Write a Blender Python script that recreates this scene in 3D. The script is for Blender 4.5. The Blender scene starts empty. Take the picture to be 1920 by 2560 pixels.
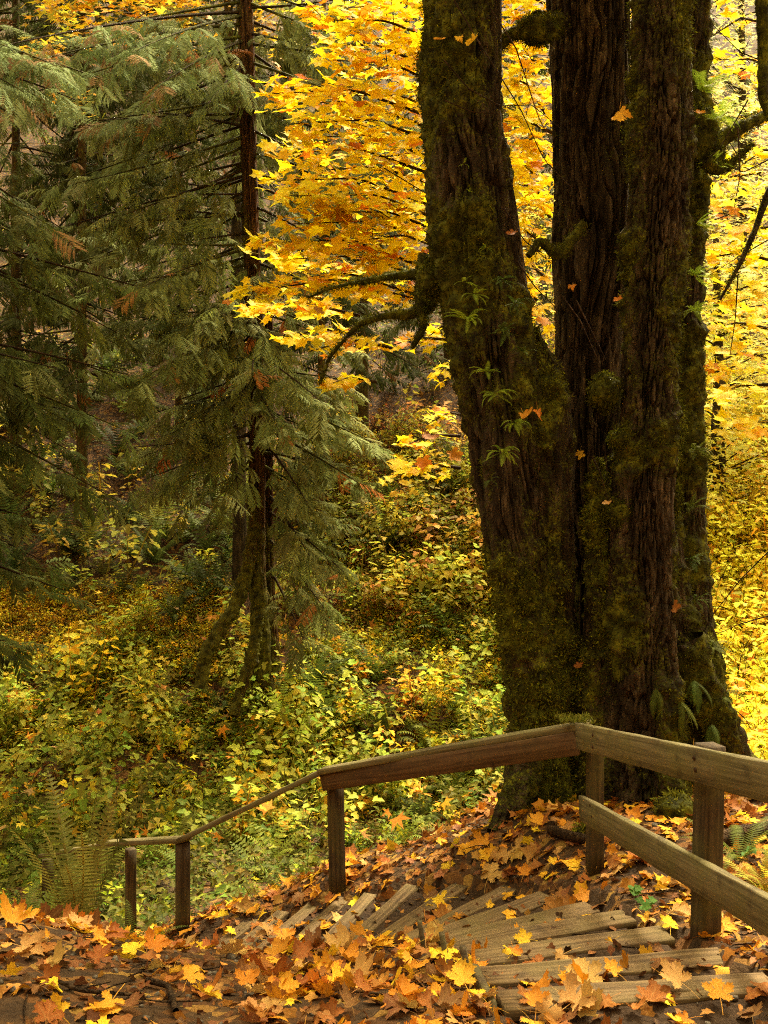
import bpy, math, random
import numpy as np
from mathutils import Vector, Matrix

random.seed(7)
RNG = np.random.default_rng(7)
R = math.radians
HAZE = 0.0
scene = bpy.context.scene
COL = scene.collection

# ------------------------------------------------------------------ camera
F = 2217.0                                   # focal length in photograph pixels
cam_d = bpy.data.cameras.new("camera")
cam = bpy.data.objects.new("camera", cam_d)
COL.objects.link(cam)
cam.location = (0, 0, 0)
cam.rotation_euler = (R(90), 0, 0)
cam_d.sensor_fit = 'VERTICAL'
cam_d.sensor_height = 36
cam_d.lens = 36 * F / 2560
cam_d.clip_start = 0.05
cam_d.clip_end = 500
scene.camera = cam

# ------------------------------------------------------------------ sky, sun, exposure
SUN_EL, SUN_AZ = R(56), R(28)                # azimuth clockwise from the view direction (+Y)
world = bpy.data.worlds.new("World")
scene.world = world
world.use_nodes = True
wt = world.node_tree
wt.nodes.clear()
sky = wt.nodes.new('ShaderNodeTexSky')
sky.sky_type = 'NISHITA'
sky.sun_disc = False
sky.sun_elevation = SUN_EL
sky.sun_rotation = SUN_AZ
sky.air_density = 1.0
sky.dust_density = 6.0
sky.ozone_density = 0.5
hs = wt.nodes.new('ShaderNodeHueSaturation')
hs.inputs['Saturation'].default_value = 0.2
tint = wt.nodes.new('ShaderNodeMix')
tint.data_type = 'RGBA'; tint.blend_type = 'MULTIPLY'
tint.inputs[0].default_value = 1.0
tint.inputs[7].default_value = (1.0, 0.82, 0.47, 1)      # thin warm overcast
bg = wt.nodes.new('ShaderNodeBackground')
bg.inputs['Strength'].default_value = 0.15
wo = wt.nodes.new('ShaderNodeOutputWorld')
wt.links.new(sky.outputs[0], hs.inputs['Color'])
wt.links.new(hs.outputs[0], tint.inputs[6])
wt.links.new(tint.outputs[2], bg.inputs['Color'])
wt.links.new(bg.outputs[0], wo.inputs['Surface'])

sd = bpy.data.lights.new("sun", 'SUN')
sun = bpy.data.objects.new("sun", sd)
COL.objects.link(sun)
sd.energy = 3.7
sd.angle = R(14)
sd.color = (1.0, 0.86, 0.58)
sun_dir = Vector((math.sin(SUN_AZ) * math.cos(SUN_EL), math.cos(SUN_AZ) * math.cos(SUN_EL), math.sin(SUN_EL)))
sun.rotation_euler = sun_dir.to_track_quat('Z', 'Y').to_euler()

vs = scene.view_settings
vs.view_transform = 'Standard'
vs.look = 'None'
vs.exposure = 1.95
vs.gamma = 1.0
vs.use_curve_mapping = False
scene.cycles.filter_width = 1.1
scene.cycles.use_denoising = False
scene.cycles.max_bounces = 6
scene.cycles.diffuse_bounces = 3
scene.cycles.transmission_bounces = 4
scene.cycles.transparent_max_bounces = 4

# ------------------------------------------------------------------ helpers
def PX(px, py, d):
    """point seen at photograph pixel (px, py) standing d metres away"""
    return np.array(((px - 960) / F * d, d, -(py - 1280) / F * d))

def _h(ix, iy, iz, seed):
    n = (ix.astype(np.int64) * 374761393 + iy.astype(np.int64) * 668265263 + iz.astype(np.int64) * 2147483647 + seed * 1274126177) & 0xffffffff
    n = ((n ^ (n >> 13)) * 1274126177) & 0xffffffff
    n = ((n ^ (n >> 16)) * 2246822519) & 0xffffffff
    return ((n ^ (n >> 15)) & 0xffff) / 32767.5 - 1.0

def noise(p, seed=0):
    p = np.asarray(p, float)
    i = np.floor(p)
    f = p - i
    f = f * f * (3 - 2 * f)
    i = i.astype(np.int64)
    x, y, z = i[..., 0], i[..., 1], i[..., 2]
    fx, fy, fz = f[..., 0], f[..., 1], f[..., 2]
    r = 0
    for a in (0, 1):
        for b in (0, 1):
            for c in (0, 1):
                w = (fx if a else 1 - fx) * (fy if b else 1 - fy) * (fz if c else 1 - fz)
                r = r + w * _h(x + a, y + b, z + c, seed)
    return r

def fbm(p, o=4, seed=0):
    p = np.asarray(p, float)
    r = 0; a = 1; t = 0
    for k in range(o):
        r = r + a * noise(p * (2.03 ** k) + k * 17.3, seed + k)
        t += a; a *= 0.5
    return r / t

def sstep(a, b, x):
    t = np.clip((x - a) / (b - a), 0, 1)
    return t * t * (3 - 2 * t)

def new_mesh(name, V, Fc, col=None, attrs=None, smooth=False):
    V = np.asarray(V, np.float32); Fc = np.asarray(Fc, np.int32)
    me = bpy.data.meshes.new(name)
    m, k = Fc.shape
    me.vertices.add(len(V)); me.vertices.foreach_set('co', V.ravel())
    me.loops.add(m * k); me.loops.foreach_set('vertex_index', Fc.ravel())
    me.polygons.add(m)
    me.polygons.foreach_set('loop_start', np.arange(0, m * k, k, dtype=np.int32))
    me.polygons.foreach_set('loop_total', np.full(m, k, dtype=np.int32))
    if smooth:
        me.polygons.foreach_set('use_smooth', np.ones(m, bool))
    if col is not None:
        c4 = np.ones((len(V), 4), np.float32); c4[:, :3] = col
        a = me.color_attributes.new('tone', 'FLOAT_COLOR', 'POINT')
        a.data.foreach_set('color', c4.ravel())
    for kx, v in (attrs or {}).items():
        a = me.attributes.new(kx, 'FLOAT', 'POINT')
        a.data.foreach_set('value', np.asarray(v, np.float32))
    me.update(calc_edges=True)
    return me

def link(name, me, mat=None, parent=None, kind=None):
    o = bpy.data.objects.new(name, me)
    COL.objects.link(o)
    if mat is not None and len(me.materials) == 0:
        me.materials.append(mat)
    if parent is not None:
        o.parent = parent
    if kind:
        o['kind'] = kind
    return o

def tag(o, label=None, cat=None, group=None, kind=None):
    if label: o['label'] = label
    if cat: o['category'] = cat
    if group: o['group'] = group
    if kind: o['kind'] = kind
    return o

def thing(name, loc, label, cat, group=None):
    o = bpy.data.objects.new(name, None)
    o.empty_display_size = 0.1
    COL.objects.link(o)
    o.location = tuple(float(v) for v in loc)
    return tag(o, label, cat, group)

def rel(root, V):
    return np.asarray(V) - np.array(root.location)

def basis(n, f):
    """rows of arrays: z axis = n, y axis close to f -> (N,3,3) with columns x,y,z"""
    n = n / np.linalg.norm(n, axis=1, keepdims=True)
    x = np.cross(f, n)
    x /= np.maximum(np.linalg.norm(x, axis=1, keepdims=True), 1e-6)
    y = np.cross(n, x)
    return np.stack([x, y, n], axis=2)

def replicate(tmpl, which, M, P, cols=None, extra=True):
    """tmpl: list of dict(V,T,rnd,vein). Copies joined in one vertex soup."""
    Vs, Ts, Cs, Ve = [], [], [], []
    off = 0
    for k, t in enumerate(tmpl):
        idx = np.nonzero(which == k)[0]
        if len(idx) == 0: continue
        v = np.einsum('nij,vj->nvi', M[idx], t['V']) + P[idx][:, None, :]
        n, nv = len(idx), len(t['V'])
        Vs.append(v.reshape(-1, 3))
        T = t['T'][None] + (np.arange(n) * nv)[:, None, None] + off
        Ts.append(T.reshape(-1, 3))
        off += n * nv
        if cols is not None:
            c = cols[idx][:, None, :] * t['tint'][None, :, :]
            Cs.append(c.reshape(-1, 3))
        Ve.append(np.tile(t['vein'], n))
    return np.concatenate(Vs), np.concatenate(Ts), (np.clip(np.concatenate(Cs), 0, 1) if Cs else None), {'vein': np.concatenate(Ve)}

# ------------------------------------------------------------------ materials
def mat_new(name):
    m = bpy.data.materials.new(name); m.use_nodes = True
    nt = m.node_tree; nt.nodes.clear()
    return m, nt, nt.nodes, nt.links

def leaf_mat(name, transl=0.45, rough=0.5, vein=0.5, hue=0.03, spots=0.35, spot_col=(0.25, 0.09, 0.02), gloss=0.3):
    m, nt, N, L = mat_new(name)
    at = N.new('ShaderNodeAttribute'); at.attribute_name = 'tone'
    oi = N.new('ShaderNodeObjectInfo')
    h = N.new('ShaderNodeHueSaturation')
    mr = N.new('ShaderNodeMapRange')
    mr.inputs[3].default_value = 0.5 - hue; mr.inputs[4].default_value = 0.5 + hue
    L.new(oi.outputs['Random'], mr.inputs[0]); L.new(mr.outputs[0], h.inputs['Hue'])
    L.new(at.outputs['Color'], h.inputs['Color'])
    # blotches
    tc = N.new('ShaderNodeTexCoord')
    nz = N.new('ShaderNodeTexNoise'); nz.inputs['Scale'].default_value = 28; nz.inputs['Detail'].default_value = 3
    L.new(tc.outputs['Object'], nz.inputs['Vector'])
    r = N.new('ShaderNodeMapRange'); r.inputs[1].default_value = 0.52; r.inputs[2].default_value = 0.72
    r.inputs[4].default_value = spots
    L.new(nz.outputs[0], r.inputs[0])
    mx = N.new('ShaderNodeMix'); mx.data_type = 'RGBA'
    L.new(r.outputs[0], mx.inputs[0]); L.new(h.outputs[0], mx.inputs[6])
    sp = N.new('ShaderNodeMix'); sp.data_type = 'RGBA'; sp.blend_type = 'MULTIPLY'; sp.inputs[0].default_value = 1
    L.new(h.outputs[0], sp.inputs[6]); sp.inputs[7].default_value = (0.62, 0.42, 0.35, 1)
    L.new(sp.outputs[2], mx.inputs[7])
    # veins
    va = N.new('ShaderNodeAttribute'); va.attribute_name = 'vein'
    pw = N.new('ShaderNodeMath'); pw.operation = 'POWER'; pw.inputs[1].default_value = 7
    L.new(va.outputs['Fac'], pw.inputs[0])
    ml = N.new('ShaderNodeMath'); ml.operation = 'MULTIPLY'; ml.inputs[1].default_value = vein
    L.new(pw.outputs[0], ml.inputs[0])
    vm = N.new('ShaderNodeMix'); vm.data_type = 'RGBA'
    L.new(ml.outputs[0], vm.inputs[0]); L.new(mx.outputs[2], vm.inputs[6])
    vm.inputs[7].default_value = (0.55, 0.36, 0.12, 1)
    p = N.new('ShaderNodeBsdfPrincipled')
    p.inputs['Roughness'].default_value = rough
    p.inputs['Specular IOR Level'].default_value = gloss
    L.new(vm.outputs[2], p.inputs['Base Color'])
    bp = N.new('ShaderNodeBump'); bp.inputs['Strength'].default_value = 0.35; bp.inputs['Distance'].default_value = 0.01
    n2 = N.new('ShaderNodeTexNoise'); n2.inputs['Scale'].default_value = 90
    L.new(tc.outputs['Object'], n2.inputs['Vector']); L.new(n2.outputs[0], bp.inputs['Height'])
    L.new(bp.outputs[0], p.inputs['Normal'])
    tr = N.new('ShaderNodeBsdfTranslucent'); L.new(vm.outputs[2], tr.inputs['Color'])
    mix = N.new('ShaderNodeMixShader'); mix.inputs[0].default_value = transl
    L.new(p.outputs[0], mix.inputs[1]); L.new(tr.outputs[0], mix.inputs[2])
    o = N.new('ShaderNodeOutputMaterial'); L.new(mix.outputs[0], o.inputs['Surface'])
    return m

def ramp(N, stops):
    cr = N.new('ShaderNodeValToRGB')
    e = cr.color_ramp.elements
    while len(e) > 1: e.remove(e[-1])
    e[0].position = stops[0][0]; e[0].color = (*stops[0][1], 1)
    for p, c in stops[1:]:
        x = e.new(p); x.color = (*c, 1)
    return cr

def bark_mat(name, barks, mosses, scale=(11, 11, 2.6), rough=0.9):
    """bark colours run with the grain; moss where the 'moss' attribute says it grows"""
    m, nt, N, L = mat_new(name)
    tc = N.new('ShaderNodeTexCoord')
    mp = N.new('ShaderNodeMapping'); mp.inputs['Scale'].default_value = scale
    L.new(tc.outputs['Object'], mp.inputs['Vector'])
    nz = N.new('ShaderNodeTexNoise'); nz.inputs['Scale'].default_value = 1; nz.inputs['Detail'].default_value = 6
    L.new(mp.outputs[0], nz.inputs['Vector'])
    c1 = ramp(N, [(0.3, barks[0]), (0.5, barks[1]), (0.7, barks[2])]); L.new(nz.outputs[0], c1.inputs[0])
    n2 = N.new('ShaderNodeTexNoise'); n2.inputs['Scale'].default_value = 9; n2.inputs['Detail'].default_value = 6
    L.new(tc.outputs['Object'], n2.inputs['Vector'])
    c2 = ramp(N, [(0.32, mosses[0]), (0.5, mosses[1]), (0.68, mosses[2])]); L.new(n2.outputs[0], c2.inputs[0])
    at = N.new('ShaderNodeAttribute'); at.attribute_name = 'moss'
    n3 = N.new('ShaderNodeTexNoise'); n3.inputs['Scale'].default_value = 45; n3.inputs['Detail'].default_value = 3
    L.new(tc.outputs['Object'], n3.inputs['Vector'])
    ad = N.new('ShaderNodeMath'); ad.operation = 'ADD'; L.new(at.outputs['Fac'], ad.inputs[0])
    L.new(n3.outputs[0], ad.inputs[1])
    mr = N.new('ShaderNodeMapRange'); mr.inputs[1].default_value = 0.88; mr.inputs[2].default_value = 1.12
    L.new(ad.outputs[0], mr.inputs[0])
    mx = N.new('ShaderNodeMix'); mx.data_type = 'RGBA'
    L.new(mr.outputs[0], mx.inputs[0]); L.new(c1.outputs[0], mx.inputs[6]); L.new(c2.outputs[0], mx.inputs[7])
    p = N.new('ShaderNodeBsdfPrincipled'); p.inputs['Roughness'].default_value = rough
    p.inputs['Specular IOR Level'].default_value = 0.15
    L.new(mx.outputs[2], p.inputs['Base Color'])
    b = N.new('ShaderNodeBump'); b.inputs['Strength'].default_value = 1.0; b.inputs['Distance'].default_value = 0.03
    mp2 = N.new('ShaderNodeMapping'); mp2.inputs['Scale'].default_value = tuple(s * 3 for s in scale)
    L.new(tc.outputs['Object'], mp2.inputs['Vector'])
    n4 = N.new('ShaderNodeTexNoise'); n4.inputs['Scale'].default_value = 1; n4.inputs['Detail'].default_value = 5
    L.new(mp2.outputs[0], n4.inputs['Vector'])
    vo = N.new('ShaderNodeTexVoronoi'); vo.feature = 'DISTANCE_TO_EDGE'; vo.inputs['Scale'].default_value = 1
    wv = N.new('ShaderNodeVectorMath'); wv.operation = 'MULTIPLY_ADD'
    L.new(n3.outputs['Color'], wv.inputs[0]); wv.inputs[1].default_value = (1.1, 1.1, 1.1); L.new(mp2.outputs[0], wv.inputs[2])
    L.new(wv.outputs[0], vo.inputs['Vector'])
    vr = N.new('ShaderNodeMapRange'); vr.inputs[2].default_value = 0.22; L.new(vo.outputs['Distance'], vr.inputs[0])
    im = N.new('ShaderNodeMath'); im.operation = 'SUBTRACT'; im.inputs[0].default_value = 1.0; L.new(mr.outputs[0], im.inputs[1])
    pm_ = N.new('ShaderNodeMath'); pm_.operation = 'MULTIPLY'; L.new(vr.outputs[0], pm_.inputs[0]); L.new(im.outputs[0], pm_.inputs[1])
    sm = N.new('ShaderNodeMath'); sm.operation = 'ADD'; L.new(n4.outputs[0], sm.inputs[0]); L.new(pm_.outputs[0], sm.inputs[1])
    L.new(sm.outputs[0], b.inputs['Height']); L.new(b.outputs[0], p.inputs['Normal'])
    o = N.new('ShaderNodeOutputMaterial'); L.new(p.outputs[0], o.inputs['Surface'])
    return m

def wood_mat(name, cols, green=0.25, grain=(3, 3, 3), axis='x'):
    m, nt, N, L = mat_new(name)
    tc = N.new('ShaderNodeTexCoord')
    oi = N.new('ShaderNodeObjectInfo')
    av = N.new('ShaderNodeVectorMath'); av.operation = 'ADD'
    cx = N.new('ShaderNodeCombineXYZ'); ms = N.new('ShaderNodeMath'); ms.operation = 'MULTIPLY'; ms.inputs[1].default_value = 31
    L.new(oi.outputs['Random'], ms.inputs[0]); L.new(ms.outputs[0], cx.inputs[0]); L.new(ms.outputs[0], cx.inputs[1])
    L.new(tc.outputs['Object'], av.inputs[0]); L.new(cx.outputs[0], av.inputs[1])
    mp = N.new('ShaderNodeMapping'); mp.inputs['Scale'].default_value = grain
    L.new(av.outputs[0], mp.inputs['Vector'])
    nz = N.new('ShaderNodeTexNoise'); nz.inputs['Scale'].default_value = 1; nz.inputs['Detail'].default_value = 7
    nz.inputs['Roughness'].default_value = 0.65; nz.inputs['Distortion'].default_value = 0.6
    L.new(mp.outputs[0], nz.inputs['Vector'])
    c = ramp(N, [(0.25, cols[0]), (0.45, cols[1]), (0.6, cols[2]), (0.75, cols[1])]); L.new(nz.outputs[0], c.inputs[0])
    n2 = N.new('ShaderNodeTexNoise'); n2.inputs['Scale'].default_value = 5; n2.inputs['Detail'].default_value = 5
    L.new(av.outputs[0], n2.inputs['Vector'])
    mr = N.new('ShaderNodeMapRange'); mr.inputs[1].default_value = 0.42; mr.inputs[2].default_value = 0.7; mr.inputs[4].default_value = green
    L.new(n2.outputs[0], mr.inputs[0])
    mx = N.new('ShaderNodeMix'); mx.data_type = 'RGBA'; mx.inputs[7].default_value = (0.13, 0.125, 0.03, 1)
    L.new(mr.outputs[0], mx.inputs[0]); L.new(c.outputs[0], mx.inputs[6])
    # dark weather stains
    n3 = N.new('ShaderNodeTexNoise'); n3.inputs['Scale'].default_value = 11; n3.inputs['Detail'].default_value = 6
    L.new(av.outputs[0], n3.inputs['Vector'])
    m3 = N.new('ShaderNodeMapRange'); m3.inputs[1].default_value = 0.55; m3.inputs[2].default_value = 0.78; m3.inputs[4].default_value = 0.8
    L.new(n3.outputs[0], m3.inputs[0])
    mx2 = N.new('ShaderNodeMix'); mx2.data_type = 'RGBA'; mx2.inputs[7].default_value = (0.035, 0.022, 0.012, 1)
    L.new(m3.outputs[0], mx2.inputs[0]); L.new(mx.outputs[2], mx2.inputs[6])
    p = N.new('ShaderNodeBsdfPrincipled'); p.inputs['Roughness'].default_value = 0.8
    p.inputs['Specular IOR Level'].default_value = 0.25
    L.new(mx2.outputs[2], p.inputs['Base Color'])
    b = N.new('ShaderNodeBump'); b.inputs['Strength'].default_value = 0.6; b.inputs['Distance'].default_value = 0.006
    L.new(nz.outputs[0], b.inputs['Height']); L.new(b.outputs[0], p.inputs['Normal'])
    o = N.new('ShaderNodeOutputMaterial'); L.new(p.outputs[0], o.inputs['Surface'])
    return m

def soil_mat(name, stops, scale=7, leafy=0.5):
    m, nt, N, L = mat_new(name)
    tc = N.new('ShaderNodeTexCoord')
    nz = N.new('ShaderNodeTexNoise'); nz.inputs['Scale'].default_value = scale; nz.inputs['Detail'].default_value = 9
    nz.inputs['Roughness'].default_value = 0.7
    L.new(tc.outputs['Object'], nz.inputs['Vector'])
    c = ramp(N, stops); L.new(nz.outputs[0], c.inputs[0])
    vo = N.new('ShaderNodeTexVoronoi'); vo.inputs['Scale'].default_value = 16
    L.new(tc.outputs['Object'], vo.inputs['Vector'])
    wn = N.new('ShaderNodeSeparateColor'); L.new(vo.outputs['Color'], wn.inputs[0])
    lc = ramp(N, [(0.0, (0.04, 0.02, 0.008)), (0.35, (0.08, 0.036, 0.012)), (0.6, (0.14, 0.062, 0.018)), (0.85, (0.2, 0.10, 0.025)), (1.0, (0.28, 0.17, 0.035))])
    L.new(wn.outputs[0], lc.inputs[0])
    gt = N.new('ShaderNodeMath'); gt.operation = 'GREATER_THAN'; gt.inputs[1].default_value = 1 - leafy
    L.new(wn.outputs[1], gt.inputs[0])
    mx = N.new('ShaderNodeMix'); mx.data_type = 'RGBA'
    L.new(gt.outputs[0], mx.inputs[0]); L.new(c.outputs[0], mx.inputs[6]); L.new(lc.outputs[0], mx.inputs[7])
    p = N.new('ShaderNodeBsdfPrincipled'); p.inputs['Roughness'].default_value = 0.92
    p.inputs['Specular IOR Level'].default_value = 0.2
    L.new(mx.outputs[2], p.inputs['Base Color'])
    b = N.new('ShaderNodeBump'); b.inputs['Strength'].default_value = 0.9; b.inputs['Distance'].default_value = 0.03
    n2 = N.new('ShaderNodeTexNoise'); n2.inputs['Scale'].default_value = 40; n2.inputs['Detail'].default_value = 6
    L.new(tc.outputs['Object'], n2.inputs['Vector']); L.new(n2.outputs[0], b.inputs['Height']); L.new(b.outputs[0], p.inputs['Normal'])
    o = N.new('ShaderNodeOutputMaterial'); L.new(p.outputs[0], o.inputs['Surface'])
    return m

M_SOIL = soil_mat('forest_floor_soil', [(0.3, (0.022, 0.013, 0.007)), (0.5, (0.05, 0.028, 0.013)), (0.7, (0.10, 0.055, 0.022))])
M_TREAD = soil_mat('packed_tread_soil', [(0.3, (0.025, 0.015, 0.009)), (0.5, (0.05, 0.029, 0.016)), (0.75, (0.09, 0.055, 0.028))], 11, 0.04)
M_LEAF = leaf_mat('fallen_leaf', 0.18, 0.6, 0.22, 0.012, 0.65, gloss=0.14)
M_YEL = leaf_mat('autumn_leaf', 0.55, 0.6, 0.12, 0.012, 0.18, gloss=0.1)
M_GREEN = leaf_mat('shrub_leaf', 0.45, 0.6, 0.2, 0.0, 0.3, gloss=0.12)
M_CEDAR = leaf_mat('cedar_foliage', 0.25, 0.8, 0.0, 0.012, 0.25, gloss=0.06)
M_FERN = leaf_mat('fern_frond', 0.35, 0.6, 0.0, 0.01, 0.25, gloss=0.12)
M_MOSS = leaf_mat('moss_fibre', 0.3, 0.9, 0.0, 0.0, 0.2, gloss=0.05)
MOSS3 = [(0.014, 0.013, 0.004), (0.058, 0.062, 0.007), (0.16, 0.165, 0.012)]
M_BARK = bark_mat('maple_bark', [(0.02, 0.013, 0.007), (0.062, 0.041, 0.021), (0.17, 0.118, 0.064)], MOSS3)
M_CBARK = bark_mat('cedar_bark', [(0.045, 0.022, 0.01), (0.15, 0.068, 0.027), (0.26, 0.125, 0.05)], [(0.03, 0.03, 0.008), (0.09, 0.09, 0.014), (0.16, 0.155, 0.02)], (22, 22, 1.2))
M_TWIG = bark_mat('twig_bark', [(0.03, 0.018, 0.01), (0.06, 0.035, 0.018), (0.1, 0.06, 0.03)], MOSS3)
WOODC = [(0.045, 0.036, 0.016), (0.12, 0.098, 0.045), (0.20, 0.165, 0.08)]
M_WOOD = wood_mat('weathered_board', WOODC, 0.55, (1.6, 60, 60))
M_FACE = wood_mat('reddish_board', [(0.03, 0.016, 0.007), (0.085, 0.045, 0.018), (0.13, 0.075, 0.034)], 0.15, (1.6, 45, 45))
M_POST = wood_mat('weathered_post', [(0.018, 0.012, 0.006), (0.045, 0.029, 0.014), (0.09, 0.06, 0.03)], 0.45, (50, 50, 2))
M_STEP = wood_mat('stair_board', [(0.038, 0.023, 0.011), (0.115, 0.072, 0.033), (0.20, 0.132, 0.064)], 0.3, (1.6, 50, 50))
M_STONE = soil_mat('pebble_stone', [(0.3, (0.06, 0.05, 0.038)), (0.5, (0.13, 0.11, 0.085)), (0.7, (0.2, 0.175, 0.14))], 9, 0.0)

# ------------------------------------------------------------------ stair geometry (shared by ground and stairs)
STEPS = []   # (near end, far end, z)
_near = [(0.44, 2.97), (0.41, 3.34), (0.40, 3.70), (0.32, 4.00), (0.25, 4.26), (0.14, 4.47), (0.04, 4.68), (-0.07, 4.93), (-0.18, 5.22), (-0.34, 5.44), (-0.56, 5.62), (-0.80, 5.78), (-1.04, 5.92), (-1.28, 6.04)]
_far = [(1.34, 3.09), (1.26, 3.48), (1.22, 3.91), (1.14, 4.30), (1.08, 4.67), (0.93, 5.06), (0.72, 5.38), (0.46, 5.68), (0.17, 5.94), (-0.10, 6.09), (-0.31, 6.24), (-0.54, 6.39), (-0.77, 6.54), (-1.00, 6.68)]
for k in range(14):
    STEPS.append((_near[k], _far[k], -1.63 - 0.111 * k))

# ------------------------------------------------------------------ ground
ctrl = [
    (0, 0, -1.5), (1.3, 0.5, -1.45), (-2, 0.5, -1.4), (-1, 2.4, -1.50), (0, 2.4, -1.52), (1.0, 2.4, -1.57), (2.2, 2.4, -1.55),
    (-3, 2.5, -1.45), (-1.65, 3.7, -1.70), (-0.9, 3.9, -1.94), (-0.3, 3.9, -1.99), (0.0, 3.7, -1.92), (-.6, 3.2, -1.72), (-3, 3.8, -1.75),
    (-1.9, 4.6, -2.1), (-1.2, 4.8, -2.52), (-0.4, 4.6, -2.32), (-2.5, 5.6, -2.7), (-2.2, 6.6, -3.3), (-4.5, 5.5, -2.6), (-3.5, 8, -3.9),
    (1.75, 3.6, -1.74), (2.4, 4.2, -1.8), (1.5, 4.9, -1.95), (2.4, 5.6, -1.92), (1.3, 5.9, -2.05), (1.6, 6.6, -2.15), (2.8, 6.8, -2.1), (0.85, 6.3, -2.2),
    (0.5, 6.6, -2.45), (0.0, 7.0, -2.7), (-0.35, 6.6, -2.68), (-0.9, 7.0, -3.02), (-1.6, 7.3, -3.35), (-1.35, 6.8, -3.12),
    (1.2, 8.2, -2.5), (2.4, 8.6, -2.7), (0.3, 8.4, -3.2), (-1.2, 9, -3.8), (-3.2, 10.5, -4.4), (0.4, 10.5, -4.1), (2.5, 10.8, -3.7), (4.2, 7.5, -2.3), (5.5, 10, -3.0), (4.5, 4, -1.5),
    (-6, 13, -4.3), (-2, 13, -4.1), (1.5, 13, -4.0), (5, 13, -3.0), (9, 13, -2.0),
    (-8, 16, -3.2), (-3, 15.5, -3.1), (1, 16, -2.9), (5, 16, -2.0), (10, 16, -0.5),
    (-9, 20, -0.7), (-3, 20, -0.7), (1, 20, -0.5), (6, 20, 0.4), (12, 20, 2),
    (-12, 27, 3.8), (-4, 27, 4.0), (2, 27, 4.2), (9, 27, 4.6), (16, 27, 7),
    (-18, 36, 10.5), (0, 36, 10.5), (14, 36, 11.5), (-25, 52, 25), (0, 52, 26), (22, 52, 26), (-30, 70, 44), (30, 70, 44), (0, 70, 44),
    (-12, 5, -0.5), (-14, 13, -1.0), (12, 5, 0.5), (-10, -5, 3), (0, -5, 1.6), (10, -5, 3.5), (0, -12, 9), (-10, -14, 11), (10, -14, 11), (0, -28, 24), (-22, -15, 18), (22, -15, 18),  # hill behind the camera is unseen, steepened to block low sky light
    (-26, 20, 8), (28, 20, 9), (-24, 3, 9), (30, 5, 11), (-3, 8.5, -3.95), (-6, 9, -4.1),  # outer side slopes, out of view, raised to cut sky light too
]
for (n, f, z) in STEPS:
    ctrl.append((n[0], n[1], z - 0.02)); ctrl.append((f[0], f[1], z - 0.01))
ctrl = np.array(ctrl, float)
def _phi(r): return np.sqrt(r * r + 0.05)
_A = _phi(np.linalg.norm(ctrl[:, None, :2] - ctrl[None, :, :2], axis=2))
_n = len(ctrl)
_B = np.zeros((_n + 3, _n + 3)); _B[:_n, :_n] = _A + np.eye(_n) * 0.01
_B[:_n, _n] = 1; _B[_n, :_n] = 1; _B[:_n, _n + 1:] = ctrl[:, :2]; _B[_n + 1:, :_n] = ctrl[:, :2].T
_w = np.linalg.solve(_B, np.concatenate([ctrl[:, 2], [0, 0, 0]]))
def base_h(x, y):
    sh = np.shape(x)
    p = np.stack([np.ravel(x), np.ravel(y)], 1).astype(float)
    out = np.zeros(len(p))
    for s in range(0, len(p), 20000):
        q = p[s:s + 20000]
        out[s:s + 20000] = _phi(np.linalg.norm(q[:, None, :] - ctrl[None, :, :2], axis=2)) @ _w[:_n] + _w[_n] + q @ _w[_n + 1:]
    return out.reshape(sh)

def in_quad(x, y, quad):
    ins = np.ones(np.shape(x), bool)
    for i in range(4):
        ax, ay = quad[i]; bx, by = quad[(i + 1) % 4]
        ins &= ((bx - ax) * (y - ay) - (by - ay) * (x - ax)) >= 0
    return ins
def tread_quad(k):
    """soil of tread k: between board k-1 (nearer, higher) and board k"""
    n1, f1 = STEPS[k][0], STEPS[k][1]
    if k == 0:
        n0, f0 = (0.46, 2.35), (1.40, 2.45)
    else:
        n0, f0 = STEPS[k - 1][0], STEPS[k - 1][1]
    return [n0, f0, f1, n1]
def in_stairs(x, y, grow=0.0):
    r = np.full(np.shape(x), -1)
    for k in range(14):
        q = np.array(tread_quad(k)); c = q.mean(0); q = c + (q - c) * (1 + grow)
        r = np.where(in_quad(x, y, q), k, r)
    return r

# uneven grid: fine near the camera
GX = 250; GY = 340
u = np.linspace(-1, 1, GX); gx = 1.6 + 0.0 + np.sinh(u * 3.9) / np.sinh(3.9) * 48 - 1.6
v = np.linspace(0, 1, GY)
gy = np.concatenate([np.linspace(-34, 1.8, 60), 1.8 + (np.sinh(np.linspace(0, 1, GY - 60) * 3.2) / np.sinh(3.2)) * 75])
gy = np.unique(gy); GY = len(gy)
XX, YY = np.meshgrid(gx, gy)
ZZ = base_h(XX, YY)
amp = np.clip((YY - 6) / 14, 0.0, 1)
p3 = np.stack([XX, YY, np.zeros_like(XX)], -1)
ZZ += fbm(p3 * 0.45, 4, 3) * (0.10 + 0.55 * amp) + fbm(p3 * 2.6, 3, 9) * 0.045 + fbm(p3 * 9, 2, 12) * 0.014
st = in_stairs(XX, YY, 0.10)
ZZ = np.where(st >= 0, ZZ - 0.10, ZZ)
def H(x, y):
    x = np.asarray(x, float); y = np.asarray(y, float)
    i = np.clip(np.searchsorted(gx, x) - 1, 0, GX - 2); j = np.clip(np.searchsorted(gy, y) - 1, 0, GY - 2)
    fx = np.clip((x - gx[i]) / (gx[i + 1] - gx[i]), 0, 1); fy = np.clip((y - gy[j]) / (gy[j + 1] - gy[j]), 0, 1)
    return (ZZ[j, i] * (1 - fx) * (1 - fy) + ZZ[j, i + 1] * fx * (1 - fy) + ZZ[j + 1, i] * (1 - fx) * fy + ZZ[j + 1, i + 1] * fx * fy)
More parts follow.
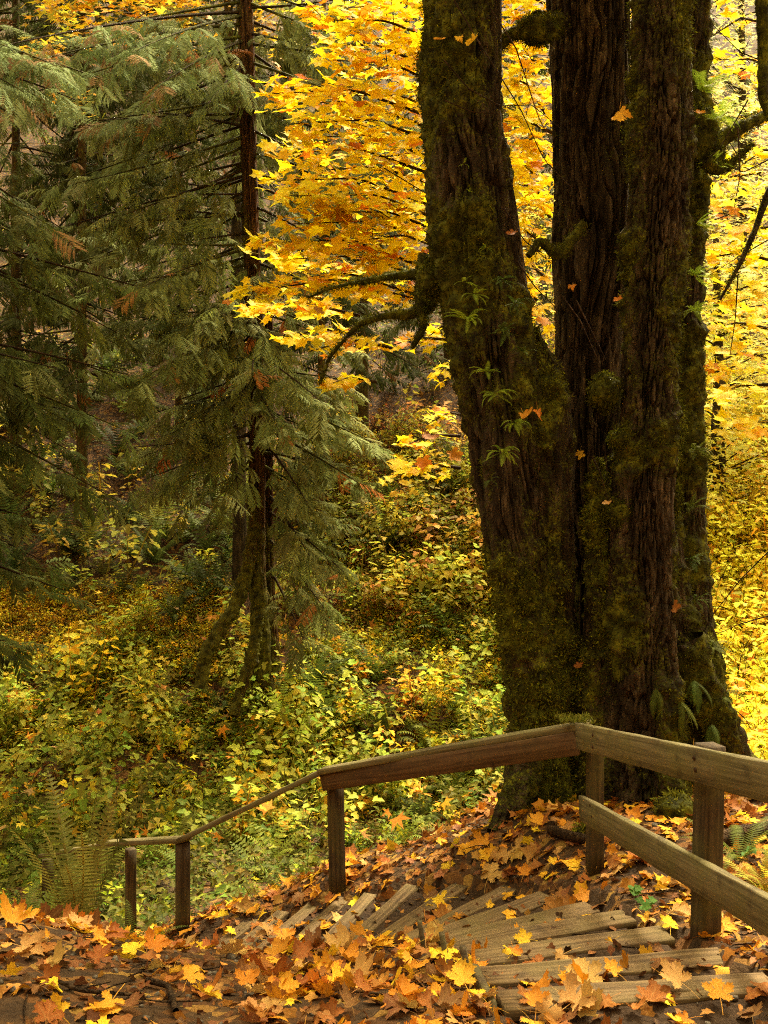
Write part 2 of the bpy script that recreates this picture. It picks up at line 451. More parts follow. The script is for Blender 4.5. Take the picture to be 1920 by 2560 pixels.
def GN(x, y, e=0.12):
    n = np.stack([-(H(x + e, y) - H(x - e, y)) / (2 * e), -(H(x, y + e) - H(x, y - e)) / (2 * e), np.ones(np.shape(x))], -1)
    return n / np.linalg.norm(n, axis=-1, keepdims=True)
def cast(px, py, dmin=6.0, dmax=65.0, n=420):
    """where the sight line through a pixel meets the ground"""
    d = dmin * (dmax / dmin) ** np.linspace(0, 1, n)
    X = (px[:, None] - 960) / F * d; Z = -(py[:, None] - 1280) / F * d
    Y = np.broadcast_to(d, X.shape)
    hit = H(X, Y) > Z
    k = np.argmax(hit, axis=1)
    ok = hit.any(axis=1) & (k > 0)
    r = np.arange(len(px))
    return X[r, k], d[k], ok
idx = np.arange(GX * GY).reshape(GY, GX)
quads = np.stack([idx[:-1, :-1], idx[:-1, 1:], idx[1:, 1:], idx[1:, :-1]], -1).reshape(-1, 4)
ground = link('ground', new_mesh('ground', np.stack([XX, YY, ZZ], -1).reshape(-1, 3), quads, smooth=True), M_SOIL)
ground['kind'] = 'structure'

# ------------------------------------------------------------------ leaf templates
def pack(V, T, vein=None, tint=None):
    V = np.array(V, float); T = np.array(T, int)
    return dict(V=V, T=T, vein=np.zeros(len(V)) if vein is None else np.array(vein, float),
                tint=np.ones((len(V), 3)) if tint is None else np.array(tint, float))

def maple_template(rs, hi=True, curl=1.0, petiole=True):
    angs = [90, 90 - 47, 90 + 47, 90 - 104, 90 + 104]
    lens = [1.0, 0.90, 0.90, 0.56, 0.56]
    angs = [a + rs.uniform(-5, 5) for a in angs]; lens = [l * rs.uniform(0.92, 1.06) for l in lens]
    order = sorted(range(5), key=lambda i: angs[i])
    V = [(0, 0)]; vein = [1.0]; T = []
    def add(x, y, w=0.0):
        V.append((x, y)); vein.append(w); return len(V) - 1
    sinus = {}
    A = [angs[i] for i in order]; Ls = [lens[i] for i in order]
    sin_idx = []
    for i in range(6):
        if i == 0: a, r = A[0] - 42, 0.20
        elif i == 5: a, r = A[4] + 42, 0.20
        else: a, r = (A[i - 1] + A[i]) / 2, (0.30 if i in (2, 3) else 0.27)
        r *= rs.uniform(0.85, 1.15)
        sin_idx.append(add(r * math.cos(R(a)), r * math.sin(R(a))))
    for i in range(5):
        a, L = R(A[i]), Ls[i]
        ux, uy = math.cos(a), math.sin(a)
        def pt(s, t, w=0.0): return add(L * (s * ux - t * uy), L * (s * uy + t * ux), w)
        tip = pt(1.0, 0, 1.0)
        wd = 1.25 if i in (1, 2, 3) else 1.35
        if hi:
            a1, a2, a3 = pt(0.36, 0, 1), pt(0.6, 0, 1), pt(0.8, 0, 1)
            for sd, S in ((1, sin_idx[i + 1]), (-1, sin_idx[i])):
                j = lambda: rs.uniform(0.88, 1.12)
                o1 = pt(0.46, sd * 0.15 * wd * j()); o2 = pt(0.66, sd * 0.26 * wd * j())
                o3 = pt(0.68, sd * 0.155 * wd * j()); o4 = pt(0.85, sd * 0.16 * wd * j()); o5 = pt(0.86, sd * 0.07 * j())
                tr = [(0, S, a1), (S, o1, a1), (a1, o1, a2), (o1, o2, a2), (o2, o3, a2), (a2, o3, a3), (o3, o4, a3), (o4, o5, a3), (a3, o5, tip)]
                T += [(p, r, q) if sd > 0 else (p, q, r) for p, q, r in tr]
        else:
            a2 = pt(0.55, 0, 1)
            for sd, S in ((1, sin_idx[i + 1]), (-1, sin_idx[i])):
                o2 = pt(0.62, sd * 0.25 * wd); o3 = pt(0.72, sd * 0.12 * wd)
                tr = [(0, S, a2), (S, o2, a2), (o2, o3, a2), (a2, o3, tip)]
                T += [(p, r, q) if sd > 0 else (p, q, r) for p, q, r in tr]
    V = np.array([(x, y, 0) for x, y in V], float)
    vn = np.array(vein)
    r = np.linalg.norm(V[:, :2], axis=1)
    th = np.arctan2(V[:, 1], V[:, 0])
    z = curl * (-rs.uniform(-0.25, 0.35) * r ** 2)
    ph = rs.uniform(0, 6.28); z += curl * 0.28 * (V[:, 0] * math.cos(ph) + V[:, 1] * math.sin(ph)) ** 2 * rs.choice([-1, 1])
    z += curl * 0.16 * r ** 2 * np.sin(th * 2 + rs.uniform(0, 6.28)) + curl * 0.09 * r ** 2 * np.sin(th * 5 + rs.uniform(0, 6.28))
    z += (1 - vn) * 0.05 * np.clip(r * 2, 0, 1)
    V[:, 2] = z
    if curl > 1.3:                              # tips rolled in
        k = 1 - 0.25 * np.clip(r - 0.5, 0, 1) * (curl - 1)
        V[:, 0] *= k
    V = V.tolist(); vein = vn.tolist()
    if petiole:
        b = len(V)
        w = 0.014
        bx = rs.uniform(-0.3, 0.3)
        for s, xx, zz in ((0, 0, 0), (0.45, bx * 0.4, 0.03), (0.9, bx, -0.02)):
            V += [(xx - w, -s, zz), (xx + w, -s, zz + 0.004)]; vein += [1, 1]
        T += [(b, b + 1, b + 3), (b, b + 3, b + 2), (b + 2, b + 3, b + 5), (b + 2, b + 5, b + 4)]
    return pack(np.array(V), T, vein)

rs = random.Random(11)
MAPLE_HI = [maple_template(rs, True, c) for c in (0.6, 1.0, 1.3, 1.7, 2.1, 2.3, 2.6, 1.1, 1.9, 0.8)]
def star_template(rs, curl):
    """coarse maple leaf for far foliage"""
    A = [-14, 43, 90, 137, 194]; Ls = [.55, .9, 1, .9, .55]; o = [(0, 0)]
    for i in range(5):
        a = R(A[i] + rs.uniform(-6, 6)); l = Ls[i] * rs.uniform(.9, 1.1)
        if i: b = R((A[i] + A[i - 1]) / 2); o.append((.38 * math.cos(b), .38 * math.sin(b)))
        o.append((l * math.cos(a), l * math.sin(a)))
    ph = rs.uniform(0, 6.28)
    V = [(x, y, curl * (-.2 * (x * x + y * y) + .25 * (x * math.cos(ph) + y * math.sin(ph)) ** 2)) for x, y in o]
    return pack(V, [(0, i, i + 1) for i in range(1, 9)], [0.0] * 10)
MAPLE_FAR = [star_template(rs, c) for c in (.5, 1, 1.6, -.8, 1.3, .8, 2, -1.4)]
MAPLE_LO = [maple_template(rs, False, c) for c in (0.4, 0.6, 0.9, 1.2, 1.6, 0.7, 1.0, 1.4)]

def cedar_template(rs, hi=True):
    V, T, tint = [], [], []
    nf = 10 if hi else 8
    def axis(s): return np.array((0.05 * math.sin(s * 3 + ph), s, -0.22 * s * s))
    ph = rs.uniform(0, 6)
    def tri(a, b, c, t):
        i = len(V); V.extend([a, b, c]); T.append((i, i + 1, i + 2)); tint.extend([t] * 3)
    for k in range(nf):
        s = 0.08 + 0.88 * k / nf
        for sd in (-1, 1):
            L = (0.42 * math.sin(math.pi * (0.18 + 0.72 * s)) + 0.07) * rs.uniform(0.75, 1.12)
            a = R(rs.uniform(34, 48))
            d = np.array((sd * math.sin(a), math.cos(a), -rs.uniform(0.25, 0.55)))
            d /= np.linalg.norm(d)
            p0 = axis(s)
            mid = p0 + d * L * 0.5 + np.array((0, 0, 0.02))
            end = p0 + d * L + np.array((0, 0, -0.16 * L))
            w = (0.025 if hi else 0.042) * rs.uniform(0.8, 1.2)
            sidev = np.cross(d, (0.2 * sd, 0.3, 0.9)); sidev /= np.linalg.norm(sidev)
            g = rs.uniform(0.85, 1.15); t = (g, g, g)
            tri(p0, mid + sidev * w, mid - sidev * w, t)
            tri(mid + sidev * w, end, mid - sidev * w, t)
            if hi:
                for q in (0.35, 0.6, 0.8):
                    for s2 in (-1, 1):
                        b = p0 + d * L * q
                        e = b + (d * 0.7 + sidev * s2 * 0.6) * L * 0.22 * (1.15 - q * 0.5)
                        tri(b - d * 0.020, b + d * 0.026, e, t)
    p = [axis(s) for s in (0, 0.35, 0.7, 1.0)]
    for a, b in zip(p[:-1], p[1:]):
        tri(a + (0.008, 0, 0), a - (0.008, 0, 0), b, (0.9, 0.7, 0.5))
    return pack(V, T, None, tint)
CEDAR_HI = [cedar_template(rs) for _ in range(7)]
CEDAR_LO = [cedar_template(rs, False) for _ in range(5)]

def frond_template(rs, n=24, width=0.15, arch=0.45, base=0.06):
    V, T, tint = [], [], []
    tw = rs.uniform(-0.12, 0.12)
    def ax(s): return np.array((tw * s * s, s * (1 - 0.25 * arch * s), arch * (s * 0.55 - s ** 2.3 * 0.75)))
    def tri(a, b, c, t=(1, 1, 1)):
        i = len(V); V.extend([a, b, c]); T.append((i, i + 1, i + 2)); tint.extend([t] * 3)
    for k in range(n):
        s = base + (1 - base) * k / n
        L = width * (math.sin(math.pi * min(1, 0.16 + 0.84 * s) ** 0.8) ** 0.7 + 0.05) * rs.uniform(0.9, 1.1)
        L *= 1 if s < 0.9 else (1.02 - s) / 0.12
        p = ax(s); fw = (ax(min(1, s + 0.02)) - p); fw /= np.linalg.norm(fw)
        w = 0.27 / n
        for sd in (-1, 1):
            e = p + np.array((sd * L, 0, -0.18 * L)) + fw * L * 0.30
            m = p + (e - p) * 0.45
            g = rs.uniform(0.85, 1.15)
            tri(p - fw * w, m + fw * w * 1.0, e, (g, g, g))
            tri(p - fw * w, p + fw * w, m + fw * w, (g, g, g))
    for k in range(6):
        a, b = ax(k / 6), ax((k + 1) / 6)
        tri(a + (0.006, 0, 0.002), a - (0.006, 0, -0.002), b, (1.1, 0.8, 0.5))
    return pack(V, T, None, tint)
FROND = [frond_template(rs, 30, 0.095, a) for a in (0.35, 0.6, 0.85, 0.5)]
FROND_UP = [frond_template(rs, 34, 0.085, a) for a in (0.12, 0.25, 0.4)]
FROND_S = [frond_template(rs, 22, 0.13, a, 0.10) for a in (0.3, 0.6, 0.9)]

def small_leaf(rs, lobed=True):
    if lobed:
        o = [(0, 0), (0.34, -0.06), (0.55, 0.12), (0.38, 0.34), (0.46, 0.62), (0.24, 0.62), (0, 1.0), (-0.24, 0.62), (-0.46, 0.62), (-0.38, 0.34), (-0.55, 0.12), (-0.34, -0.06)]
        c = (0, 0.36)
    else:
        o = [(0, 0), (0.24, 0.2), (0.27, 0.5), (0, 1.0), (-0.27, 0.5), (-0.24, 0.2)]
        c = (0, 0.45)
    V = [(x, y, 0.10 * abs(x) - 0.28 * y * y) for x, y in o] + [(c[0], c[1], -0.06 - 0.28 * c[1] ** 2)]
    n = len(o); T = [(n, i, (i + 1) % n) for i in range(n)]
    ve = [1 if abs(x) < 0.01 else 0 for x, y in o] + [1]
    return np.array(V), np.array(T), np.array(ve, float)

def tiny_leaf(rs, lobed):
    if lobed == 2:
        o = [(0, 0), (.30, -.03), (.48, .24), (.25, .36), (.31, .66), (0, 1), (-.31, .66), (-.25, .36), (-.48, .24), (-.30, -.03)]
        V = [(x * rs.uniform(.85, 1.15), y, 0.15 * abs(x) - 0.3 * y * y) for x, y in o] + [(0, .4, -.1)]
        return np.array(V), np.array([(10, i, (i + 1) % 10) for i in range(10)]), np.array([1, 0, 0, 0, 0, 1, 0, 0, 0, 0, 1.])
    if lobed:
        o = [(0, 0), (0.5, 0.22), (0.22, 0.5), (0, 1.0), (-0.22, 0.5), (-0.5, 0.22)]
        V = [(x, y, 0.12 * abs(x) - 0.25 * y * y) for x, y in o]
        return np.array(V), np.array([(0, 1, 2), (0, 2, 3), (0, 3, 4), (0, 4, 5)]), np.array([1, 0, 0, 1, 0, 0.])
    o = [(0, 0), (0.27, 0.45), (0, 1.0), (-0.27, 0.45)]
    return np.array([(x, y, 0.12 * abs(x) - 0.25 * y * y) for x, y in o]), np.array([(0, 1, 2), (0, 2, 3)]), np.array([1, 0, 1, 0.])
def sprig_template(rs, lobed=True, nl=9, lsize=0.26, erect=0.6):
    """one leafy shoot of length 1: thin stem and a leaf at each joint"""
    V, T, tint, ve = [], [], [], []
    az = rs.uniform(0, 6.28)
    def ax(s): return np.array((0.35 * s * s * (1 - erect) * 1.5, 0.55 * s * (1.2 - erect) + 0.1 * s * s, s * (0.45 + 0.55 * erect) - 0.35 * s * s * (1.2 - erect)))
    for k in range(2):
        a, b = ax(k / 2), ax((k + 1) / 2); w = 0.008
        i = len(V)
        V.extend([a + (w, 0, 0), a - (w, 0, 0), b + (w, 0, 0), b - (w, 0, 0)])
        T.extend([(i, i + 1, i + 3), (i, i + 3, i + 2)]); tint.extend([(0.45, 0.28, 0.18)] * 4); ve.extend([0] * 4)
    for k in range(nl):
        s = 0.25 + 0.75 * (k + 0.5) / nl
        lv, lt, lve = tiny_leaf(rs, lobed)
        sz = lsize * rs.uniform(0.65, 1.2)
        az2 = k * 2.4 + rs.uniform(-0.4, 0.4)
        out = np.array((math.cos(az2), math.sin(az2), rs.uniform(-0.25, 0.35)))
        nrm = np.array((rs.uniform(-0.5, 0.5), rs.uniform(-0.7, 0.3), 1.0))
        B = basis(nrm[None], out[None])[0]
        base = ax(s) + out * 0.10
        i = len(V)
        V.extend(list((B @ (lv * sz).T).T + base)); T.extend((lt + i).tolist()); ve.extend(lve.tolist())
        g = rs.uniform(0.55, 1.35); y = rs.uniform(0.8, 1.5)
        tint.extend([(g * y, g, g * 0.9)] * len(lv))
    return pack(V, T, ve, tint)
SPRIG_LOBED = [sprig_template(rs, True, 12, 0.225, e) for e in (0.4, 0.7, 0.9, 0.5, 0.2)]
SPRIG_TALL = [sprig_template(rs, 2, 18, 0.115, e) for e in (0.75, 0.9, 1.0, 0.6)]
SPRIG_OVAL = [sprig_template(rs, False, 16, 0.145, e) for e in (0.3, 0.6, 0.8, 0.1)]

def tuft_template(rs, n=6):
    V, T, tint = [], [], []
    for k in range(n):
        a = rs.uniform(0, 6.28); l = rs.uniform(0.6, 1.2); o = rs.uniform(0.2, 0.9)
        d = np.array((math.cos(a) * o, math.sin(a) * o, l))
        s = np.array((-math.sin(a), math.cos(a), 0)) * 0.19
        i = len(V); V.extend([s, -s, d]); T.append((i, i + 1, i + 2))
        g = rs.uniform(0.7, 1.3); tint.extend([(g, g, g)] * 3)
    return pack(V, T, None, tint)
TUFT = [tuft_template(rs, 3) for _ in range(5)]

def pick(pal, n, jit=0.15):
    """n colours from a weighted palette [(weight, rgb)]"""
    w = np.array([p[0] for p in pal], float); w /= w.sum()
    c = np.array([p[1] for p in pal], float)[RNG.choice(len(pal), n, p=w)]
    return np.clip(c * (1 + jit * RNG.normal(size=(n, 1))) * (1 + 0.05 * RNG.normal(size=(n, 3))), 0.002, 0.95)

def rand_dirs(n):
    a = RNG.uniform(0, 2 * np.pi, n)
    return np.stack([np.cos(a), np.sin(a), np.zeros(n)], 1)

# ------------------------------------------------------------------ tubes
def tube_pts(path, rad, n, rows, flat=0.0):
    path = np.asarray(path, float); rad = np.asarray(rad, float)
    seg = np.r_[0, np.cumsum(np.linalg.norm(np.diff(path, axis=0), axis=1))]
    s = np.linspace(0, seg[-1], rows)
    # smooth through the given points
    P = np.stack([np.interp(s, seg, path[:, i]) for i in range(3)], 1); r = np.interp(s, seg, rad)
    k = max(1, rows // (2 * len(path)) // 2)
    if k > 1:
        ker = np.ones(2 * k + 1) / (2 * k + 1)
        Pp = np.pad(P, ((k, k), (0, 0)), mode='reflect', reflect_type='odd'); rp = np.pad(r, k, mode='reflect', reflect_type='odd')
        P = np.stack([np.convolve(Pp[:, i], ker, 'valid') for i in range(3)], 1); r = np.abs(np.convolve(rp, ker, 'valid'))
    Tn = np.gradient(P, axis=0); Tn /= np.linalg.norm(Tn, axis=1, keepdims=True)
    ref = np.array((1.0, 0, 0)) if abs(Tn[0][0]) < 0.8 else np.array((0, 1.0, 0))
    U = np.zeros_like(P); u_ = ref - Tn[0] * (ref @ Tn[0])
    for i in range(rows):
        u_ = u_ - Tn[i] * (u_ @ Tn[i]); u_ = u_ / np.linalg.norm(u_); U[i] = u_
    W = np.cross(Tn, U)
    th = np.linspace(0, 2 * np.pi, n, endpoint=False)
    th = th - flat * np.sin(th - np.pi / 2)
    D = U[:, None, :] * np.cos(th)[None, :, None] + W[:, None, :] * np.sin(th)[None, :, None]
    return P, r, s, th, D
def tube_faces(n, rows):
    i = np.arange(n * rows).reshape(rows, n); j = np.roll(i, -1, axis=1)
    return np.stack([i[:-1], j[:-1], j[1:], i[1:]], -1).reshape(-1, 4)
def tube(path, rad, n=6, rows=8, noise_amp=0.0, seed=0):
    P, r, s, th, D = tube_pts(path, rad, n, rows)
    rr = np.broadcast_to(r[:, None], (rows, n)).copy()
    if noise_amp:
        q = P[:, None, :] + D * rr[..., None]
        rr = rr * (1 + noise_amp * fbm(q * 9, 2, seed))
    return (P[:, None, :] + D * rr[..., None]).reshape(-1, 3), tube_faces(n, rows)
def join(parts):
    V, Q, off = [], [], 0
    for v, q in parts:
        V.append(v); Q.append(q + off); off += len(v)
    return np.concatenate(V), np.concatenate(Q)

def bark_tube(pxpath, d, n, rows, ridge=(16, 3.0, 0.03), mossf=None, seed=0, yscale=1.0, lump=0.03):
    """tree stem from a list of (px, py, half width in px[, distance]); returns V, quads, moss, normals"""
    path = [PX(a[0], a[1], a[3] if len(a) > 3 else d) for a in pxpath]
    rad = [a[2] / F * (a[3] if len(a) > 3 else d) for a in pxpath]
    n = int(n * .66); P, r, s, th, D = tube_pts(path, rad, n, rows, 0.5)
    rm = float(np.mean(r))
    S = np.broadcast_to(s[:, None], (rows, n)); TH = np.broadcast_to(th[None], (rows, n))
    warp = fbm(np.stack([np.cos(TH) * 1.2, np.sin(TH) * 1.2, S * 1.1], -1), 3, seed + 40) * 0.35
    tw = TH + warp
    cyl = np.stack([np.cos(tw), np.sin(tw), np.zeros_like(S)], -1)
    fr, fz, am = ridge
    q = cyl * (fr / 6.28) * 2.0; q[..., 2] = S * fz
    rid = 1 - 2 * (1 - sstep(0.0, 0.20, np.abs(noise(q, seed) + 0.35 * noise(q * 2.3, seed + 3))))
    q2 = cyl * (fr / 6.28) * 4.1; q2[..., 2] = S * fz * 2.3
    rid2 = 1 - 2 * (1 - sstep(0.0, 0.22, np.abs(noise(q2, seed + 5))))
    rid = np.clip(rid, -1, 1); rid2 = np.clip(rid2, -1, 1)
    big = fbm(np.stack([np.cos(TH) * 1.0, np.sin(TH) * 1.0, S * 0.9], -1) + seed, 3, seed + 9)
    pos = P[:, None, :] + D * r[:, None, None] * np.array([1, yscale, 1])
    m = np.zeros((rows, n)) if mossf is None else mossf(pos, D, S, TH)
    mo = sstep(0.42, 0.62, m)
    lum = fbm(pos * 7, 4, seed + 21)
    fine = fbm(pos * 26, 2, seed + 31)
    disp = -am * (1 - rid) * 0.55 * (1 - 0.75 * mo) - am * 0.45 * (1 - rid2) * 0.5 * (1 - 0.85 * mo) + big * rm * 0.16
    disp = disp + mo * (0.02 + lump * 2.3 * lum + 0.9 * lump * fbm(pos * 15, 2, seed + 51) + 0.014 * fine)
    pos = pos + D * disp[..., None]
    V = pos.reshape(-1, 3)
    return V, tube_faces(n, rows), m.reshape(-1), D.reshape(-1, 3)

def moss_tufts(V, m, D, count, size, cols, thr=0.5, pts_filter=None):
    w = np.clip(m - thr, 0, None)
    front = (D[:, 1] < 0.45)
    w = w * front
    if w.sum() <= 0: return None
    k = RNG.choice(len(V), count, p=w / w.sum())
    P = V[k] + RNG.normal(size=(count, 3)) * 0.012
    N_ = D[k] + np.array((0, 0, -0.25)) + RNG.normal(size=(count, 3)) * 0.45
    M = basis(N_, rand_dirs(count) + np.array((0, 0, 0.3)))
    M = M * (size * RNG.uniform(0.5, 1.5, count))[:, None, None]
    tone = fbm(P * 5, 3, 77)[:, None]
    c = pick(cols, count, 0.2) * (1 + 0.5 * tone)
    return replicate(TUFT, RNG.integers(0, len(TUFT), count), M, P, np.clip(c, 0.004, 1))
MOSS_PAL = [(3, (0.065, 0.072, 0.007)), (2, (0.10, 0.108, 0.009)), (1.4, (0.16, 0.165, 0.012)), (1, (0.04, 0.034, 0.008))]

# ================================================================== the big maple
mroot_loc = PX(1540, 2010, 7.2)
maple = thing('maple_tree', mroot_loc, 'massive old maple, four dark furrowed stems rising from one mossy base behind the railing corner', 'tree')
def mossA(pos, D, S, TH):
    n = fbm(pos * np.array((2.6, 2.6, 1.5)), 4, 61)
    return 0.50 + 0.7 * n - 0.14 * D[..., 0] + 0.14 * sstep(0.5, -1.0, pos[..., 2])
def mossB(pos, D, S, TH):
    n = fbm(pos * np.array((2.5, 2.5, 1.3)), 4, 62)
    return 0.22 + 0.55 * n + sstep(-0.2, -1.6, pos[..., 2]) * 0.35 + 0.2 * np.clip(D[..., 0], 0, 1)
def mossC(pos, D, S, TH):
    n = fbm(pos * np.array((2.8, 2.8, 2.2)), 4, 63)
    return 0.34 + 0.6 * n + 0.28 * np.abs(D[..., 0]) ** 2 * 0.8
def mossD(pos, D, S, TH):
    return 0.62 + 0.75 * fbm(pos * 2.3, 4, 64)
stems = [
    ('stem', 'left stem leaning over, heavily mossed and dotted with small ferns', [(1160, -420, 90, 7.0), (1164, -200, 94, 7.0), (1164, 0, 98), (1160, 300, 99), (1190, 600, 103), (1226, 850, 98), (1262, 1060, 94), (1294, 1300, 84), (1343, 1700, 66), (1356, 2030, 78)], 7.0, 190, 440, (18, 2.2, 0.075), mossA, 1),
    ('stem', 'middle stem with deep braided bark and little moss', [(1466, -420, 104), (1470, -200, 104), (1474, 0, 104), (1476, 300, 96), (1474, 700, 90), (1472, 900, 86), (1478, 1200, 72), (1482, 1400, 60), (1475, 1700, 60), (1468, 2030, 80)], 7.65, 190, 480, (17, 1.3, 0.095), mossB, 2),
    ('stem', 'right stem with fine scaly bark and moss along its edges', [(1662, -420, 66), (1656, -200, 68), (1654, 0, 66), (1652, 400, 76), (1628, 800, 64), (1620, 1000, 66), (1606, 1200, 74), (1602, 1500, 84), (1604, 1800, 100), (1600, 2060, 130)], 6.75, 180, 520, (25, 4.2, 0.05), mossC, 3),
    ('stem', 'thin dark rear stem furred with moss', [(1732, -420, 38), (1730, -200, 40), (1728, 0, 42), (1725, 500, 38), (1712, 900, 38), (1712, 1300, 46), (1726, 1600, 56), (1748, 1850, 78), (1765, 2060, 120)], 7.6, 110, 420, (16, 3, 0.03), mossD, 4),
]
cols_base = [
    ('buttress', [(1240, 930, 3), (1244, 980, 24), (1252, 1100, 48), (1266, 1300, 56), (1298, 1500, 56), (1338, 1700, 54), (1356, 1850, 56), (1350, 2030, 72)], 6.8, 110, 240, (9, 2, 0.03), mossD, 5),
    ('buttress', [(1335, 820, 3), (1346, 880, 30), (1356, 960, 62), (1362, 1080, 80), (1370, 1250, 72), (1378, 1500, 62), (1388, 1700, 60), (1392, 2030, 76)], 7.05, 120, 250, (9, 1.5, 0.04), mossA, 6),
    ('buttress', [(1495, 1150, 3), (1496, 1220, 18), (1500, 1400, 34), (1500, 1600, 44), (1498, 1800, 54), (1496, 2030, 70)], 6.85, 100, 210, (8, 2, 0.03), mossD, 7),
    ('buttress', [(1655, 1220, 3), (1657, 1320, 40), (1665, 1550, 70), (1685, 1750, 72), (1700, 1900, 84), (1706, 2060, 120)], 7.15, 110, 240, (9, 2, 0.04), mossD, 8),
    ('heartwood', [(1475, 1000, 4), (1478, 1080, 50), (1490, 1250, 120), (1520, 1500, 150), (1540, 1800, 170), (1545, 2060, 200)], 7.95, 60, 100, (12, 1.5, 0.05), mossA, 9),
    ('root', [(1700, 1600, 50), (1770, 1760, 46), (1835, 1890, 40), (1900, 1975, 34), (2010, 2060, 26)], 6.9, 60, 120, (7, 2, 0.02), mossD, 10),
    ('root', [(1330, 1850, 46, 6.7), (1300, 1940, 40, 6.6), (1275, 2010, 30, 6.4), (1240, 2090, 22, 6.2)], 6.6, 50, 80, (7, 2, 0.02), mossD, 11),
]
MV, MM, MD, MO = [], [], [], []
def add_stem(nm, lab, pth, d, n, rows, ridge, mf, seed):
    V, Q, m, D = bark_tube(pth, d, n, rows, ridge, mf, seed)
    o = link(nm, new_mesh(nm, rel(maple, V), Q, attrs={'moss': m}, smooth=True), M_BARK, maple)
    if lab: o['label'] = lab
    MV.append(V); MM.append(m); MD.append(D); MO.append(o)
for (nm, lab, pth, d, n, rows, ridge, mf, seed) in stems:
    add_stem(nm, lab, pth, d, n, rows, ridge, mf, seed)
for (nm, pth, d, n, rows, ridge, mf, seed) in cols_base:
    add_stem(nm, None, pth, d, n, rows, ridge, mf, seed)
for V, m, D, so, c in zip(MV, MM, MD, MO, [9000, 2500, 5400, 4500, 6500, 6500, 5000, 3000, 500, 1200, 500]):
    r_ = moss_tufts(V, m, D, int(c * 1.5), 0.019, MOSS_PAL if c not in (6500, 5000) else [(w_, tuple(q * 1.7 for q in cc)) for w_, cc in MOSS_PAL])
    if r_:
        o = link('moss', new_mesh('moss', rel(maple, r_[0]), r_[1], r_[2], r_[3]), M_MOSS, so, 'stuff')

def blob(center, rad, n=26, seed=0, squash=(1, 1, 1), amp=0.35):
    u_ = np.linspace(0.02, np.pi - 0.02, n); w_ = np.linspace(0, 2 * np.pi, n * 2, endpoint=False)
    U_, W_ = np.meshgrid(u_, w_, indexing='ij')
    D = np.stack([np.sin(U_) * np.cos(W_), np.sin(U_) * np.sin(W_), np.cos(U_)], -1)
    rr = rad * (1 + amp * fbm(D * 2.2 + seed, 4, seed))
    V = center + D * rr[..., None] * np.array(squash)
    return V.reshape(-1, 3), tube_faces(n * 2, n)[:, ::-1], D.reshape(-1, 3)
# moss cushions and burls on the stems
for k, (px, py, d, r, sq, lab) in enumerate([
    (1512, 980, 6.75, 0.115, (1, 1, 1.15), 'round moss cushion on a short stub between middle and right stems'),
    (1568, 1098, 6.66, 0.10, (1.25, 0.7, 0.7), 'flat moss cushion on the right stem'),
    (1560, 1285, 6.66, 0.11, (1, 0.7, 1.1), 'moss cushion low on the right stem'),
    (1745, 340, 7.1, 0.17, (0.95, 0.8, 1.25), 'dark mossy burl high on the right stem'),
    (1780, 395, 7.1, 0.10, (1.0, 0.8, 1), None),
    (1320, 1480, 6.62, 0.09, (0.8, 0.6, 1.6), None),
    (1078, 700, 7.0, 0.10, (1, 0.8, 1.3), None),
    (1690, 1060, 6.95, 0.08, (0.8, 0.7, 2.0), None),
    (1680, 1250, 6.95, 0.07, (0.8, 0.7, 2.0), None),
    (1560, 1660, 6.62, 0.10, (1.0, 0.7, 1.8), None),
    (1345, 75, 7.2, 0.13, (1.2, 0.8, 0.9), None)]):
    V, Q, D = blob(PX(px, py, d), r, 24, k + 3, sq)
    o = link('moss_cushion', new_mesh('moss_cushion', rel(maple, V), Q, attrs={'moss': np.ones(len(V))}, smooth=True), M_BARK, maple)
    if lab: o['label'] = lab
    r_ = moss_tufts(V, np.ones(len(V)), D, 1600, 0.017, MOSS_PAL, 0.3)
    link('moss', new_mesh('moss', rel(maple, r_[0]), r_[1], r_[2], r_[3]), M_MOSS, o, 'stuff')

# mossy limbs of the maple
limbs = [
    [(1090, 690, 30), (1040, 688, 20), (985, 690, 12), (930, 700, 8), (880, 708, 5), (820, 722, 3), (770, 745, 1.2)],
    [(1095, 720, 26), (1070, 770, 24), (1020, 785, 18), (960, 790, 11), (900, 808, 8), (860, 850, 5), (825, 890, 3), (800, 960, 1)],
    [(1060, 640, 20), (1050, 740, 22), (1060, 820, 12), (1030, 870, 6)],
    [(1400, 60, 26), (1330, 70, 20), (1270, 90, 12), (1220, 150, 7)],
    [(1770, 370, 26), (1830, 330, 16), (1880, 305, 12), (1950, 270, 14), (2050, 220, 16)],
    [(1760, 400, 16), (1800, 430, 9), (1840, 400, 5), (1880, 360, 3)],
    [(1930, -150, 12), (1903, 0, 14), (1912, 120, 15), (1908, 240, 12), (1930, 300, 9), (1990, 420, 6)],
    [(1960, 430, 10), (1920, 480, 8), (1890, 570, 7), (1850, 660, 5), (1800, 750, 2.5)],
    [(1460, 560, 10), (1395, 640, 14), (1350, 600, 9), (1320, 640, 6)],
]
